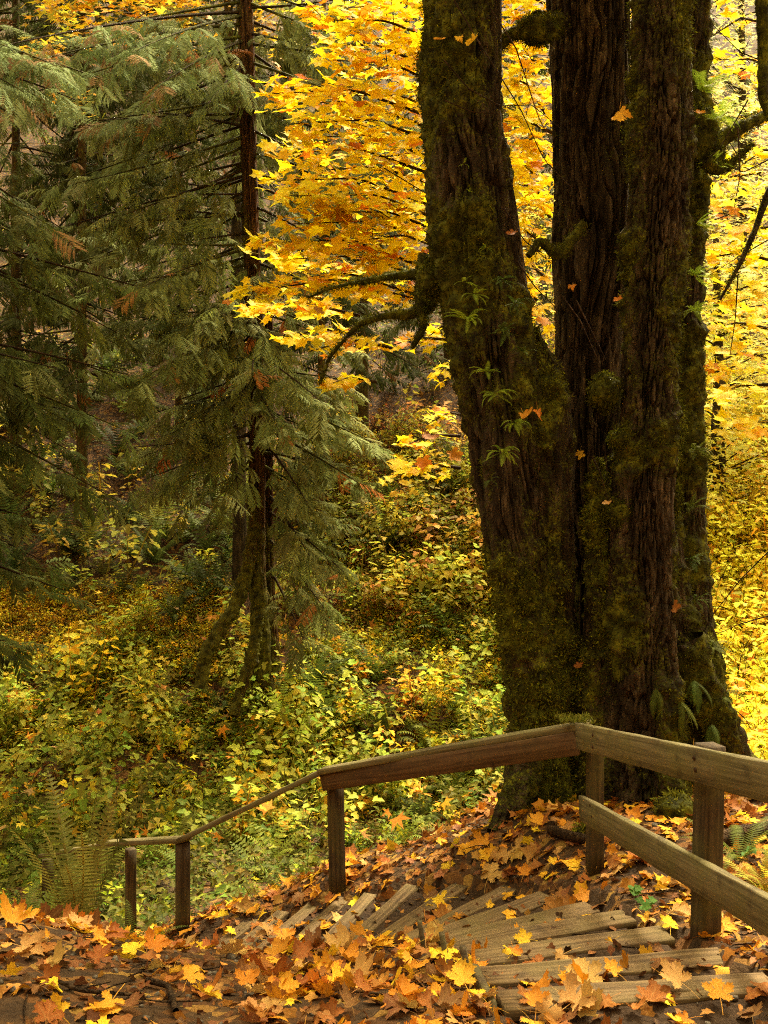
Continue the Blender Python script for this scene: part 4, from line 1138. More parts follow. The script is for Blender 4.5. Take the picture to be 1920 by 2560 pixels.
undergrowth('caught_leaves', 520, (-60, 1500, 1300, 2150), [(3, (.62, .27, .03)), (3, (.8, .5, .04)), (1, (.5, .32, .10)), (1, (.36, .13, .03))], ML, (.13, .26), 8, flat=.9, mat=M_LEAF, zoff=.55)
undergrowth('caught_leaves', 350, (1660, 1100, 2000, 2000), [(3, (.75, .32, .04)), (2, (.85, .5, .04))], ML, (.15, .28), 8.5, flat=.9, mat=M_LEAF, zoff=.8)
undergrowth('brown_undergrowth', 2065, (760, 1050, 1300, 1600), [(3, TAN), (2, OLIVE), (1, RUST), (1, YELL)], SPRIG_OVAL, (.3, .8), 12, scale_d=.02)
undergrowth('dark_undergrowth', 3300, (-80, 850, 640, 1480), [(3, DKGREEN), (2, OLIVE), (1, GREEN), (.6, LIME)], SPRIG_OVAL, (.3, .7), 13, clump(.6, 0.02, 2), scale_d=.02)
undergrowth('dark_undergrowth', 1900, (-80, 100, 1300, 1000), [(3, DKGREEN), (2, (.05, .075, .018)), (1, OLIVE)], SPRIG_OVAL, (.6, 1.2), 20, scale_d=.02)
undergrowth('tall_shrubs', 1500, (-80, 1560, 1320, 2130), [(4, (.34, .44, .06)), (3, (.24, .34, .04)), (1.5, (.5, .48, .05)), (.5, GOLD)], SPRIG_TALL, (.9, 1.9), 8.0, clump(1.3, .02, 14), up=1.6, flat=.3)
undergrowth('tall_shrubs', 800, (700, 1060, 1320, 1560), [(3, (.38, .44, .06)), (2, (.26, .33, .04)), (1.5, (.52, .46, .05)), (1, TAN)], SPRIG_TALL, (1.0, 2.1), 12, clump(.9, .0, 15), up=1.6, flat=.3)
undergrowth('tall_shrubs', 700, (1680, 1050, 2000, 2000), [(4, (.80, .78, .07)), (2, (.62, .68, .08)), (1, (.88, .62, .05))], SPRIG_TALL, (.9, 1.8), 8.5, up=1.6, flat=.3)
undergrowth('tall_shrubs', 130, (-60, 1000, 600, 1500), [(3, (.26, .30, .04)), (1, (.5, .46, .05))], SPRIG_TALL, (1.4, 2.4), 13, clump(.9, .05, 16), up=1.6, flat=.3)
# right side, bright
undergrowth('yellow_undergrowth', 3700, (1660, 900, 2000, 2000), [(5, (.86, .84, .15)), (4, (.74, .78, .16)), (2, (.6, .68, .1)), (.8, GOLD), (.5, (.85, .4, .03))], SPRIG_OVAL, (.35, .7), 8.5, scale_d=.02)
undergrowth('yellow_undergrowth', 2500, (1660, 1000, 2000, 1950), [(5, (.86, .78, .07)), (2, LIME), (2, (.6, .62, .09)), (1, GOLD)], SPRIG_LOBED, (.3, .6), 8.5, scale_d=.02)
undergrowth('yellow_undergrowth', 2200, (1250, 200, 2000, 1100), [(3, (.78, .76, .15)), (2, LIME), (2, (.85, .72, .07))], SPRIG_OVAL, (.8, 1.4), 20, scale_d=.03)

undergrowth('green_undergrowth', 2025, (-60, 2020, 1300, 2330), [(3, (.12, .16, .025)), (2, GREEN), (1, (.16, .15, .03)), (.6, LIME)], SPRIG_LOBED, (.3, .6), 6.9, lambda px, py, X, Y: (Y > 7.1 + np.clip(X + 1, 0, 2) * .35) | (X < -1.9))
undergrowth('green_undergrowth', 675, (-60, 2020, 1300, 2330), [(2, DKGREEN), (2, GREEN), (1, OLIVE)], SPRIG_OVAL, (.3, .6), 5.6, lambda px, py, X, Y: (Y > 6.9 + np.clip(X + 1, 0, 2) * .4) | (X < -2.1))
# bare stems
def bare_stems(name, n, reg, hgt, dmin, rad=(.003, .007), attr=.1):
    px = RNG.uniform(reg[0], reg[2], n); py = RNG.uniform(reg[1], reg[3], n)
    X, Y, ok = cast(px, py, dmin)
    V = []
    for x, y in zip(X[ok], Y[ok]):
        z = float(H(x, y)); h = random.uniform(*hgt); a = random.uniform(0, 6.28); l = random.uniform(.1, 1.0) * h
        p = [(x, y, z - .03), (x + math.cos(a) * l * .3, y + math.sin(a) * l * .3, z + h * .5), (x + math.cos(a) * l, y + math.sin(a) * l, z + h)]
        r = random.uniform(*rad)
        V.append(tube(p, [r, r * .8, r * .4], 4, 6))
    v_, q_ = join(V)
    o = link(name, new_mesh(name, v_, q_, attrs={'moss': np.full(len(v_), attr)}), M_TWIG); o['kind'] = 'stuff'
bare_stems('bare_stems', 260, (-50, 1500, 1300, 2120), (.3, 1.2), 8)
bare_stems('bare_stems', 260, (1660, 1000, 1980, 2000), (.6, 1.8), 8.5)
bare_stems('bare_stems', 200, (720, 1000, 1300, 1500), (.8, 2.2), 12)

# ================================================================== ferns
def rosette(k, n=9):
    Vs, Ts, Cs = [], [], []; off = 0
    for j in range(n):
        t = frond_template(random.Random(k * 50 + j), 13, 0.13, random.uniform(.4, .9))
        a = 2 * math.pi * j / n + random.uniform(-.3, .3); el = random.uniform(.25, 1.1)
        f = np.array([[math.cos(a) * math.cos(el), math.sin(a) * math.cos(el), math.sin(el)]]); nr = np.array([[-math.cos(a) * math.sin(el), -math.sin(a) * math.sin(el), math.cos(el)]])
        B = basis(nr, f)[0] * random.uniform(.7, 1.1)
        Vs.append((B @ t['V'].T).T); Ts.append(t['T'] + off); Cs.append(t['tint'] * random.uniform(.8, 1.2)); off += len(t['V'])
    return pack(np.concatenate(Vs), np.concatenate(Ts), None, np.concatenate(Cs))
ROS = [rosette(k) for k in range(4)]
undergrowth('fern_undergrowth', 130, (-60, 900, 640, 1520), [(3, (.10, .13, .025)), (2, (.07, .095, .02)), (1, (.18, .18, .03))], ROS, (1.1, 1.9), 13, mat=M_FERN, flat=.2)
undergrowth('fern_undergrowth', 60, (700, 1150, 1300, 1900), [(2, (.12, .16, .025)), (1, (.22, .26, .03))], ROS, (1.0, 1.6), 9, mat=M_FERN, flat=.2)
undergrowth('fern_undergrowth', 22, (-60, 1950, 1300, 2250), [(2, (.14, .18, .025)), (1, (.2, .22, .03))], ROS, (.7, 1.1), 7.0, lambda px, py, X, Y: (Y > 7.2 + np.clip(X + 1, 0, 2) * .4) | (X < -2.1), mat=M_FERN, flat=.2)
def fern(loc, label, n, length, pal, group=None, spread=(0.35, 1.1), az=None, tmpl=FROND, name='sword_fern', normal=None, cat='fern'):
    root = thing(name, loc, label, cat, group)
    root['_n'] = n; del root['_n']
    for k in range(n):
        a = (2 * math.pi * k / n + random.uniform(-.3, .3)) if az is None else random.uniform(*az)
        el = random.uniform(*spread)
        f = np.array((math.cos(a) * math.cos(el), math.sin(a) * math.cos(el), math.sin(el)))
        nr = np.array((-math.cos(a) * math.sin(el), -math.sin(a) * math.sin(el), math.cos(el))) + np.random.default_rng(k + n).normal(size=3) * .12
        B = basis(nr[None], f[None])[0] * length * random.uniform(.7, 1.1)
        t = random.choice(tmpl)
        key = (id(t), tuple(random.choice(pal)))
        me = FERN_CACHE.get(key)
        if me is None:
            me = new_mesh('frond_shape', t['V'], t['T'], np.clip(np.array(key[1]) * t['tint'], 0, 1), {'vein': t['vein']}); FERN_CACHE[key] = me
        o = link('frond', me, M_FERN, root)
        put_mat(o, B, np.array(root.location), root)
    return root
FERN_CACHE = {}
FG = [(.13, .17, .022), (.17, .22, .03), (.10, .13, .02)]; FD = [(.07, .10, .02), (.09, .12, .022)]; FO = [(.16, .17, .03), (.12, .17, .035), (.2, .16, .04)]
def gp(px, py, dmin=6.0):
    X, Y, ok = cast(np.array([float(px)]), np.array([float(py)]), dmin)
    return np.array((X[0], Y[0], float(H(X[0], Y[0]))))
def gd(px, d):
    x = (px - 960) / F * d
    return np.array((x, d, float(H(x, d))))
fern(gd(195, 5.2), 'tall sword fern standing at the left in front of the low handrail', 13, 1.2, [(.09, .10, .02), (.13, .14, .025), (.17, .15, .03)], spread=(.7, 1.4), tmpl=FROND_UP)
fern(gd(60, 5.8), 'green fern low at the left edge beside the tall sword fern', 12, .8, FG, spread=(.3, .9))
fern(gd(330, 6.3), 'small fern spilling between the two low handrail posts', 10, .6, FG, spread=(.2, .9))
fern(gp(660, 2050, 7), 'fern under the sloping handrail', 12, .75, FO, spread=(.3, 1.1))
fern(gp(1130, 2000, 7), 'large fern in front of the maple base under the upper rail', 15, .85, FG, spread=(.35, 1.2))
fern(gp(1040, 2060, 7), 'fern in shade below the upper rail left of the maple', 12, .65, FD, spread=(.3, 1.0))
fern(gp(560, 1790, 10), 'dark fern at the left of the red cedar roots', 13, .9, FD, spread=(.2, .9))
fern(gp(690, 1740, 10), 'arching fern right of the red cedar trunk foot', 14, 1.0, FG, spread=(.3, 1.0))
fern(gp(780, 1730, 10), 'second arching fern beyond the red cedar foot', 13, .95, FD, spread=(.3, 1.0))
for k, (px, py, lab) in enumerate([(215, 1330, 'big dark sword fern alone on the leafy brown slope at the left'), (390, 1420, 'fern on the slope right of the big dark fern, nearer the red cedar'), (440, 1560, 'fern left of the red cedar above its long root'), (300, 1180, 'fern high on the slope below the cedar sprays'),
      (90, 1200, 'fern at the left edge halfway up the slope'), (150, 1500, 'fern at the lower edge of the brown leafy slope'), (500, 1480, 'fern close to the left side of the red cedar trunk'), (200, 1050, 'fern far up the slope under the dark cedar'),
      (980, 1380, 'fern on the slope between cedar and great maple'), (1120, 1420, 'grey green fern beside the left edge of the great maple'), (880, 1530, 'fern in the hollow right of the cedar'), (1060, 1620, 'fern among yellow shrubs near the maple'),
      (950, 1250, 'upright fern high on the slope right of the cedar'), (330, 1650, 'fern among the yellow shrubs of the lower left')]):
    fern(gp(px, py, 9), lab, 12, random.uniform(.8, 1.15), FD if k < 8 else FO, 'ferns growing on the far slope')
fern(gp(1870, 1960, 6.5), 'fern at the foot of the sloping root on the right', 11, .7, FO, spread=(.3, 1.1))
fern(gd(1850, 4.8), 'small fern behind the right hand fence post', 9, .5, FG, spread=(.2, .9))
fern(gd(1910, 4.3), 'yellowing fern at the right edge behind the fence', 8, .35, [(.35, .36, .04)], spread=(.2, .9))
# licorice ferns growing on the bark
def trunk_fern(px, py, d, n, L, lab, pal=FG, az=(math.pi * 1.0, math.pi * 2.0), spread=(-.7, .5)):
    fern(PX(px, py, d), lab, int(n * 1.7) + 1, L * .8, pal, 'small ferns growing on the maple bark', spread=spread, az=az, tmpl=FROND_S if spread[0] > -1.3 else FROND, name='licorice_fern')
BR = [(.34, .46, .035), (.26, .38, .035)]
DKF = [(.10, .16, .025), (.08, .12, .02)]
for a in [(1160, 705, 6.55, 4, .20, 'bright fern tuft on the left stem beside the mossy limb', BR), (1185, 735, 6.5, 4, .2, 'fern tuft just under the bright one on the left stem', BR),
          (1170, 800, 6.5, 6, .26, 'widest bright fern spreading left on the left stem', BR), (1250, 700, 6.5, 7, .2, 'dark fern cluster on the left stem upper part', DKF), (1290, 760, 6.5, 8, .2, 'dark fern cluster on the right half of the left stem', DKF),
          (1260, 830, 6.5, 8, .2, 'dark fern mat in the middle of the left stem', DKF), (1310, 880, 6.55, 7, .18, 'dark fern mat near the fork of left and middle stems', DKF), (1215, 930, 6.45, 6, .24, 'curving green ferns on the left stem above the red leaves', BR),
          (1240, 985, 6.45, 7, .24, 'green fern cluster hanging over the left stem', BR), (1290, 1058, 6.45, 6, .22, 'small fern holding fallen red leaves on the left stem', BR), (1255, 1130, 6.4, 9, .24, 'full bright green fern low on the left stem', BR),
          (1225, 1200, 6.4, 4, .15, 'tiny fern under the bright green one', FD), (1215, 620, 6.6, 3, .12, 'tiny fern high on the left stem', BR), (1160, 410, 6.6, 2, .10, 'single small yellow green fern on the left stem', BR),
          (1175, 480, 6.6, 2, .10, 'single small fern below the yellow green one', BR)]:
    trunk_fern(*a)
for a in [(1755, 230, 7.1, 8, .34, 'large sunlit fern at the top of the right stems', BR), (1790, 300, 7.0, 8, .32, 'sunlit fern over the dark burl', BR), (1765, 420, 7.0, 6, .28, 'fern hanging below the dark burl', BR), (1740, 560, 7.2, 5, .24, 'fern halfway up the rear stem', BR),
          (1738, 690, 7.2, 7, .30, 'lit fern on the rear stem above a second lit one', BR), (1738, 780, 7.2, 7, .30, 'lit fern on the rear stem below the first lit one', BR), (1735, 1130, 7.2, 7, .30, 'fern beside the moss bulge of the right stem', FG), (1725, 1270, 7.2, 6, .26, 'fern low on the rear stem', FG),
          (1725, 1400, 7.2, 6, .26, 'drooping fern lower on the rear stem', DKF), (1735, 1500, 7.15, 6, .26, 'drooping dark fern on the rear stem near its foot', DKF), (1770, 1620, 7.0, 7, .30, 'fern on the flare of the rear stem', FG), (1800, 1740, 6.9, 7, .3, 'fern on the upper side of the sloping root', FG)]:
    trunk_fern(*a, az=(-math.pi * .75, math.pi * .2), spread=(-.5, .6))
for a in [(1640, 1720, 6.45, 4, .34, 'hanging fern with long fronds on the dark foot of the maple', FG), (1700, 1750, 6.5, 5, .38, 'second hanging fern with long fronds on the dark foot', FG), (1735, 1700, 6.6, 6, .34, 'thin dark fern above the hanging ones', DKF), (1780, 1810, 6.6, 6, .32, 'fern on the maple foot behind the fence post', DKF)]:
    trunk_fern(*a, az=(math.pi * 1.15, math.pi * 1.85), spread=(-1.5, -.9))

# ================================================================== wooden stairs
stairs = thing('timber_stairs', (0.8, 3.6, -1.8), 'flight of grey timber stair treads curving down to the left under fallen leaves', 'stairs')
def board(p0, p1, w, h, name, mat, root, up=(0, 0, 1), bevel=0.004, wob=0.0):
    """box of width w and height h from p0 to p1 (centre line), ends cut square, edges softened, local X along it"""
    p0 = np.array(p0, float); p1 = np.array(p1, float)
    x = p1 - p0; L = np.linalg.norm(x); x /= L
    up = np.array(up, float); z = up - x * (up @ x); z /= np.linalg.norm(z); y = np.cross(z, x)
    nseg = max(2, int(L / 0.12))
    V, Q = [], []
    b = bevel
    prof = [(-w / 2 + b, -h / 2), (w / 2 - b, -h / 2), (w / 2, -h / 2 + b), (w / 2, h / 2 - b), (w / 2 - b, h / 2), (-w / 2 + b, h / 2), (-w / 2, h / 2 - b), (-w / 2, -h / 2 + b)]
    for i in range(nseg + 1):
        s = L * i / nseg
        dy = wob * math.sin(s * 2.1 + p0[0] * 7); dz = wob * math.sin(s * 1.7 + p0[1] * 5)
        for (a, c) in prof:
            jt = 0.0015 * math.sin(s * 37 + a * 91 + c * 57)
            V.append((s, a + dy + jt, c + dz + jt))
    n8 = 8
    for i in range(nseg):
        for j in range(n8):
            Q.append((i * n8 + j, i * n8 + (j + 1) % n8, (i + 1) * n8 + (j + 1) % n8, (i + 1) * n8 + j)[::-1])
    e = nseg * n8
    for o_, f in ((0, 1), (e, -1)):
        for q in ((0, 1, 2, 3), (0, 3, 4, 7), (7, 4, 5, 6)):
            q = tuple(o_ + t for t in q); Q.append(q[::f])
    me = new_mesh(name, V, Q)
    o = link(name, me, mat, root)
    m = Matrix(((x[0], y[0], z[0], p0[0]), (x[1], y[1], z[1], p0[1]), (x[2], y[2], z[2], p0[2]), (0, 0, 0, 1)))
    o.matrix_local = Matrix.Translation(-root.location) @ m if root is not None else m
    return o
for k, (n, f, z) in enumerate(STEPS):
    a = np.array((n[0], n[1], z - .019)); b = np.array((f[0], f[1], z - .019))
    dirx = (b - a) / np.linalg.norm(b - a)
    jz = RNG.uniform(-.003, .003, 2)
    wd = 0.132 if k < 6 else 0.10
    board(a - dirx * 0.05 + (0, 0, jz[0]), b + dirx * random.uniform(0.0, .09) + (0, 0, jz[1]), wd, .038, 'stair_board', M_STEP, stairs, wob=.002)
    nx = np.array((-dirx[1], dirx[0], 0)); nx = nx if nx[1] > 0 else -nx
    board(a + nx * .035 + (0, 0, -.075), b + nx * .035 + (0, 0, -.075), .035, .105, 'riser_board', M_POST, stairs)
    # nail heads
    q = np.array(tread_quad(k))
    c = q.mean(0); q = c + (q - c) * 1.0
    g = 14
    uu, vv = np.meshgrid(np.linspace(0, 1, g * 2), np.linspace(0, 1, g))
    zt = z - .004
    Pq = (q[0] * (1 - uu)[..., None] + q[1] * uu[..., None]) * (1 - vv)[..., None] + (q[3] * (1 - uu)[..., None] + q[2] * uu[..., None]) * vv[..., None]
    zz = zt + .012 * fbm(np.concatenate([Pq * 9, np.full(Pq.shape[:2] + (1,), k)], -1), 3, k) - .01
    ed = np.minimum.reduce([uu, 1 - uu]) ; zz = zz - .05 * np.clip(.06 - ed, 0, 1)
    top = np.concatenate([Pq, zz[..., None]], -1).reshape(-1, 3)
    i = np.arange(g * g * 2).reshape(g, g * 2)
    Q = np.stack([i[:-1, :-1], i[:-1, 1:], i[1:, 1:], i[1:, :-1]], -1).reshape(-1, 4)
    rim = np.concatenate([i[0, :], i[1:, -1], i[-1, -2::-1], i[-2:0:-1, 0]])
    low = top[rim].copy(); low[:, 2] -= .2; nb = len(rim); s0 = len(top)
    sk = np.array([(rim[j], s0 + j, s0 + (j + 1) % nb, rim[(j + 1) % nb]) for j in range(nb)])
    o = link('soil_tread', new_mesh('soil_tread', rel(stairs, np.concatenate([top, low])), np.concatenate([Q, sk]), smooth=False), M_TREAD, stairs)
# edge boards standing along the inner side
for k in range(0, 6):
    n0 = np.array((*STEPS[k][0], STEPS[k][2])); n1 = np.array((*STEPS[k + 1][0], STEPS[k + 1][2]))
    off = np.array((-.05, 0, 0))
    board(n0 + off + (-.03, -.06, -.05), n1 + off + (-.02, -.02, -.02), .03, .13, 'edge_board', M_POST, stairs)
for (x, y, z) in [(.33, 3.30, -1.70), (.27, 3.62, -1.80), (.19, 3.9, -1.88)]:
    o = board((x, y, z - .15), (x - .03, y + .05, z + .055), .075, .022, 'edge_stake', M_POST, stairs, up=(1, 0, 0))
board((.55, 2.42, -1.515), (1.4, 2.5, -1.515), .13, .038, 'stair_board', M_STEP, stairs)

def stair_z(x, y):
    k = in_stairs(x, y, 0.0)
    z = np.array([s[2] for s in STEPS] + [0.0])[k]
    return np.where(k >= 0, z - .012, -99)
def surf(x, y):
    return np.maximum(H(x, y), stair_z(x, y))

# ================================================================== railing
rail = thing('wooden_railing', (1.10, 5.0, -1.98), 'weathered plank railing that turns a corner and steps down to the left beside the stairs', 'railing')
def post(px, py_top, py_bot, d, w, lean=0.0, rot=0.0, lab=None):
    T = PX(px, py_top, d); Bm = PX(px - lean, py_bot + 22, d)
    o = board(Bm, T, w, w, 'post', M_POST, rail, up=(math.sin(rot), -math.cos(rot), 0), bevel=.003)
    # board() runs local X up; keep the grain along it
    return o
M_POST_X = wood_mat('weathered_post_upright', [(0.018, 0.012, 0.006), (0.045, 0.029, 0.014), (0.09, 0.06, 0.03)], 0.45, (2, 50, 50))
M_POST = M_POST_X
C0 = PX(1447, 1862, 4.95)
post(1487, 1822, 2165, 5.06, .080, rot=.15)                 # corner
post(1775, 1862, 2352, 3.80, .092, lean=12, rot=.25)        # right hand
post(838, 1945, 2205, 6.20, .086, lean=-6, rot=.75)
post(457, 2105, 2312, 6.75, .084, rot=.75)
post(327, 2122, 2300, 7.75, .078, rot=.6)
post(120, 2150, 2260, 9.2, .10, rot=.6)
def at(px, py, d): return PX(px, py, d)
# right: two boards fixed on the near side of the posts
TR0, TR1 = at(1447, 1840, 4.93), at(1920, 1955, 3.12)
dirr = (TR1 - TR0)
board(TR0, TR0 + dirr * 1.55, .038, .142, 'top_rail', M_WOOD, rail)
LR0, LR1 = at(1455, 2020, 4.91), at(1920, 2288, 3.10)
board(LR0, LR0 + (LR1 - LR0) * 1.5, .038, .135, 'lower_rail', M_WOOD, rail)
# further right-hand post beyond the frame carries them on
board((1.46, 2.05, -1.5), (1.46, 2.05, -.55), .1, .1, 'post', M_POST, rail, up=(0, -1, 0))
# left: board under a flat cap
L0, L1 = at(1441, 1858, 5.02), at(812, 1952, 6.16)
board(L0, L1 + (L1 - L0) * .01, .038, .13, 'face_board', M_FACE, rail)['label'] = 'reddish brown board under the cap plank'
K0, K1 = at(1468, 1811, 5.07), at(808, 1926, 6.20)
board(K0, K1, .135, .038, 'cap_plank', M_WOOD, rail, wob=.003)
K2 = at(456, 2097, 6.72)
board(K1 + (0, 0, -.004), K2 + (0, 0, .0), .13, .038, 'cap_plank', M_WOOD, rail)
K3 = at(265, 2108, 7.95)
board(K2 + (0.02, 0, -.002), K3, .13, .038, 'cap_plank', M_WOOD, rail)
K4 = at(110, 2138, 9.2)
board(K3 + (0, 0, -.01), K4, .12, .038, 'cap_plank', M_WOOD, rail)
# bolts and knots
def disc(c, r, nrm, name, mat, root):
    B = basis(np.array([nrm], float), np.array([[0, 0, 1.]]))[0]
    a = np.linspace(0, 2 * np.pi, 10, endpoint=False)
    rim = np.stack([np.cos(a) * r, np.sin(a) * r, np.zeros(10)], 1); inn = rim * .7 + (0, 0, r * .35)
    V = np.concatenate([rim, inn, [(0, 0, r * .4)]]); T = []
    for i in range(10):
        j = (i + 1) % 10; T += [(i, j, 10 + j), (i, 10 + j, 10 + i), (10 + i, 10 + j, 20)]
    return link(name, new_mesh(name, rel(root, (B @ V.T).T + c), T), mat, root)
mb, nt, N, L_ = mat_new('dark_bolt_metal')
pb = N.new('ShaderNodeBsdfPrincipled'); pb.inputs['Base Color'].default_value = (.03, .022, .016, 1); pb.inputs['Metallic'].default_value = .6; pb.inputs['Roughness'].default_value = .6
nb_ = N.new('ShaderNodeTexNoise'); nb_.inputs['Scale'].default_value = 300; cb = ramp(N, [(.4, (.02, .015, .01)), (.6, (.08, .035, .015))]); L_.new(nb_.outputs[0], cb.inputs[0]); L_.new(cb.outputs[0], pb.inputs['Base Color'])
ob = N.new('ShaderNodeOutputMaterial'); L_.new(pb.outputs[0], ob.inputs['Surface'])
nrm = np.array((-dirr[1], dirr[0], 0)); nrm = nrm / np.linalg.norm(nrm); nrm = nrm if nrm[1] < 0 else -nrm
for (px, py, d) in [(1482, 1838, 4.80), (1482, 1868, 4.80), (1476, 2014, 4.80), (1480, 2042, 4.80), (1735, 1895, 3.80), (1738, 1925, 3.80), (1720, 2175, 3.86), (1725, 2205, 3.86)]:
    base0, dd = (TR0, dirr) if py < 1990 else (LR0, LR1 - LR0)
    c = PX(px, py, 1.0); # put on the board's near face
    n_ = nrm; q0 = base0 + n_ * .0195; t = (q0 @ n_) / (c @ n_); disc(c * t, .011, n_, 'nail', mb, rail)
# moss on the corner of the cap
pm = K0 + np.stack([RNG.uniform(-.16, .03, 260), RNG.uniform(-.07, .1, 260), RNG.uniform(.015, .03, 260)], 1)
r_ = replicate(TUFT, RNG.integers(0, 5, 260), basis(RNG.normal(size=(260, 3)) * .6 + (0, 0, 1), rand_dirs(260)) * RNG.uniform(.012, .03, 260)[:, None, None], pm, pick([(2, (.2, .2, .03)), (1, (.12, .13, .02))], 260))
link('moss', new_mesh('moss', rel(rail, r_[0]), r_[1], r_[2], r_[3]), M_MOSS, rail, 'stuff')

# ================================================================== foreground litter
def litter_pal(x, y):
    return [(5, (.62, .27, .018)), (3.6, (.78, .42, .02)), (1.6, (.50, .28, .06)), (3, (.36, .135, .03)), (2, (.50, .27, .08)), (1.8, (.90, .62, .03)), (2.2, (.24, .10, .035)), (.6, (.54, .34, .11)), (2, (.30, .115, .022))]
def near_pts(n, x0, x1, y0, y1):
    X = RNG.uniform(x0, x1, n); Y = y0 + (y1 - y0) * RNG.uniform(0, 1, n)
    px = 960 + X / Y * F
    ok = (px > -150) & (px < 2080)
    return X[ok], Y[ok]
def lay(X, Y, flat=.35, lift=.03):
    n = len(X); g = GN(X, Y)
    st_ = stair_z(X, Y) > H(X, Y)
    g[st_] = (0, 0, 1)
    nr = g + RNG.normal(size=(n, 3)) * flat
    nr[:, 2] = np.abs(nr[:, 2])
    Z = surf(X, Y) + RNG.uniform(.004, lift, n)
    return nr, Z
# bare soil patches thin the litter, as in the photograph
def cover(X, Y):
    px = 960 + X / Y * F; py = 1280 - surf(X, Y) / Y * F
    c = np.full(len(X), .85)
    c = np.where((px < 640) & (py > 2390), .38, c)
    c = np.where((px > 980) & (px < 1330) & (py > 2040) & (py < 2230), .42, c)
    c = np.where((px > 1330) & (px < 1700) & (py > 2100) & (py < 2330), .6, c)
    c = np.where((px < 180) & (py > 2330) & (py < 2420), .6, c)
    s = in_stairs(X, Y, 0.0)
    c = np.where(s >= 0, .38, c)
    c = np.where(s == 0, .45, c)
    c = np.where((s < 0) & (px > 1600) & (py > 2440), .4, c)
    return c
X, Y = near_pts(9000, -3.6, 4.4, 2.3, 7.6)
k = RNG.uniform(0, 1, len(X)) < cover(X, Y) * 1.0 * (0.75 + 0.6 * fbm(np.stack([X, Y, 0 * X], 1) * 1.3, 2, 2))
X, Y = X[k], Y[k]
nr, Z = lay(X, Y, .36, .03)
sz = RNG.uniform(.045, .098, len(X)) * np.where(RNG.uniform(0, 1, len(X)) < .22, 1.35, 1.0)
sz = np.minimum(sz, np.clip(.085 + (Y - 3.0) * .03, .07, .2))
P = np.stack([X, Y, Z], 1); M = basis(nr, rand_dirs(len(X))) * sz[:, None, None]
colr = pick(litter_pal(0, 0), len(X), .18)
# the 300 that show largest are things of their own
px = 960 + X / Y * F; py = 1280 - Z / Y * F
infr = (px > 5) & (px < 1915) & (py > 1900) & (py < 2555) & (Z > surf(X, Y) + .012)
hid = (px < 700) & (Y > 4.4)
score = np.where(infr & ~hid, sz / Y, 0)
order = np.argsort(-score); big = order[:262]; rest = order[262:]
wl = np.where(P[rest, 1] < 4.6, RNG.integers(0, 10, len(rest)), 10 + RNG.integers(0, 8, len(rest)))
r_ = replicate(MAPLE_HI + MAPLE_LO, wl, M[rest], P[rest], colr[rest])
o = link('leaf_litter', new_mesh('leaf_litter', *r_), M_LEAF); o['kind'] = 'stuff'

PALN = [('bright yellow', (.88, .56, .03)), ('golden', (.82, .43, .035)), ('orange', (.66, .26, .02)), ('rust brown', (.34, .125, .022)), ('pale tan', (.56, .34, .10)), ('dull brown', (.21, .09, .03))]
FALL_MESH = {}
def fallen_mesh(ti, ci):
    if (ti, ci) not in FALL_MESH:
        t = MAPLE_HI[ti]
        FALL_MESH[(ti, ci)] = new_mesh('fallen_leaf_shape', t['V'], t['T'], np.array(PALN[ci][1])[None] * t['tint'], {'vein': t['vein']})
    return FALL_MESH[(ti, ci)]
def where_name(px, py, X, Y):
    s = int(in_stairs(np.array(X), np.array(Y), 0.02))
    if s >= 0:
        if s > 8: return 'on the lowest treads before the middle post'
        side = 'left end' if px < 1400 else 'right end'
        return ('on the %s of a curving middle tread' if s > 3 else 'on the %s of a near tread') % side
    if px < 640 and py > 2390:
        return ('on bare soil in the bottom left corner' if py > 2470 else 'at the edge of the bare soil, lower left') if px < 320 else ('on pebbly soil near the forked stick' if py > 2470 else 'just above the forked stick')
    if px < 260: return 'at the foot of the tall left fern' if py < 2330 else 'at the left edge of the bank'
    if px < 620: return 'below the two low handrail posts' if py < 2340 else 'on the bank crest at the left'
    if px < 900: return 'on the slope beneath the sloping handrail' if py < 2290 else ('left of the fanned lower treads' if py < 2400 else 'in the bottom pile, left part')
    if px < 1180: return 'on the mound left of the maple' if py < 2230 else ('where the fanned treads meet the pile' if py < 2400 else 'in the bottom pile, middle part')
    if px < 1330: return 'on dark soil under the face board' if py < 2230 else 'against the inner edge boards'
    if px < 1500: return 'around the foot of the corner post' if py < 2260 else 'beside the bottom edge board'
    if px < 1720: return ('between corner post and maple foot' if py < 2080 else 'right of the corner post') if py < 2240 else 'by the outer tread ends'
    return ('behind the lower rail at the right' if py < 2250 else 'around the foot of the right post') if py < 2400 else 'in the bottom right corner'
KIND = {0: 'flat', 9: 'flat', 1: 'gently curved', 7: 'gently curved', 2: 'cupped', 3: 'curled', 8: 'curled', 4: 'curled', 5: 'crumpled', 6: 'crumpled'}
LOOK = {}
for i in big:
    c = colr[i]; ci = int(np.argmin([np.linalg.norm(np.array(q[1]) - c) for q in PALN]))
    ti = int(RNG.integers(0, 10))
    o = link('fallen_leaf', fallen_mesh(ti, ci), M_LEAF)
    m3 = M[i]; o.matrix_world = Matrix(((m3[0, 0], m3[0, 1], m3[0, 2], P[i][0]), (m3[1, 0], m3[1, 1], m3[1, 2], P[i][1]), (m3[2, 0], m3[2, 1], m3[2, 2], P[i][2]), (0, 0, 0, 1)))
    wn = where_name(px[i], py[i], X[i], Y[i])
    big_ = 'large ' if sz[i] > .115 else ('small ' if sz[i] < .075 else '')
    tag(o, '%s%s %s leaf %s' % (big_, KIND[ti], PALN[ci][0], wn), 'leaf', 'fallen maple leaves ' + wn)
    LOOK.setdefault(o['label'], []).append((px[i], o))
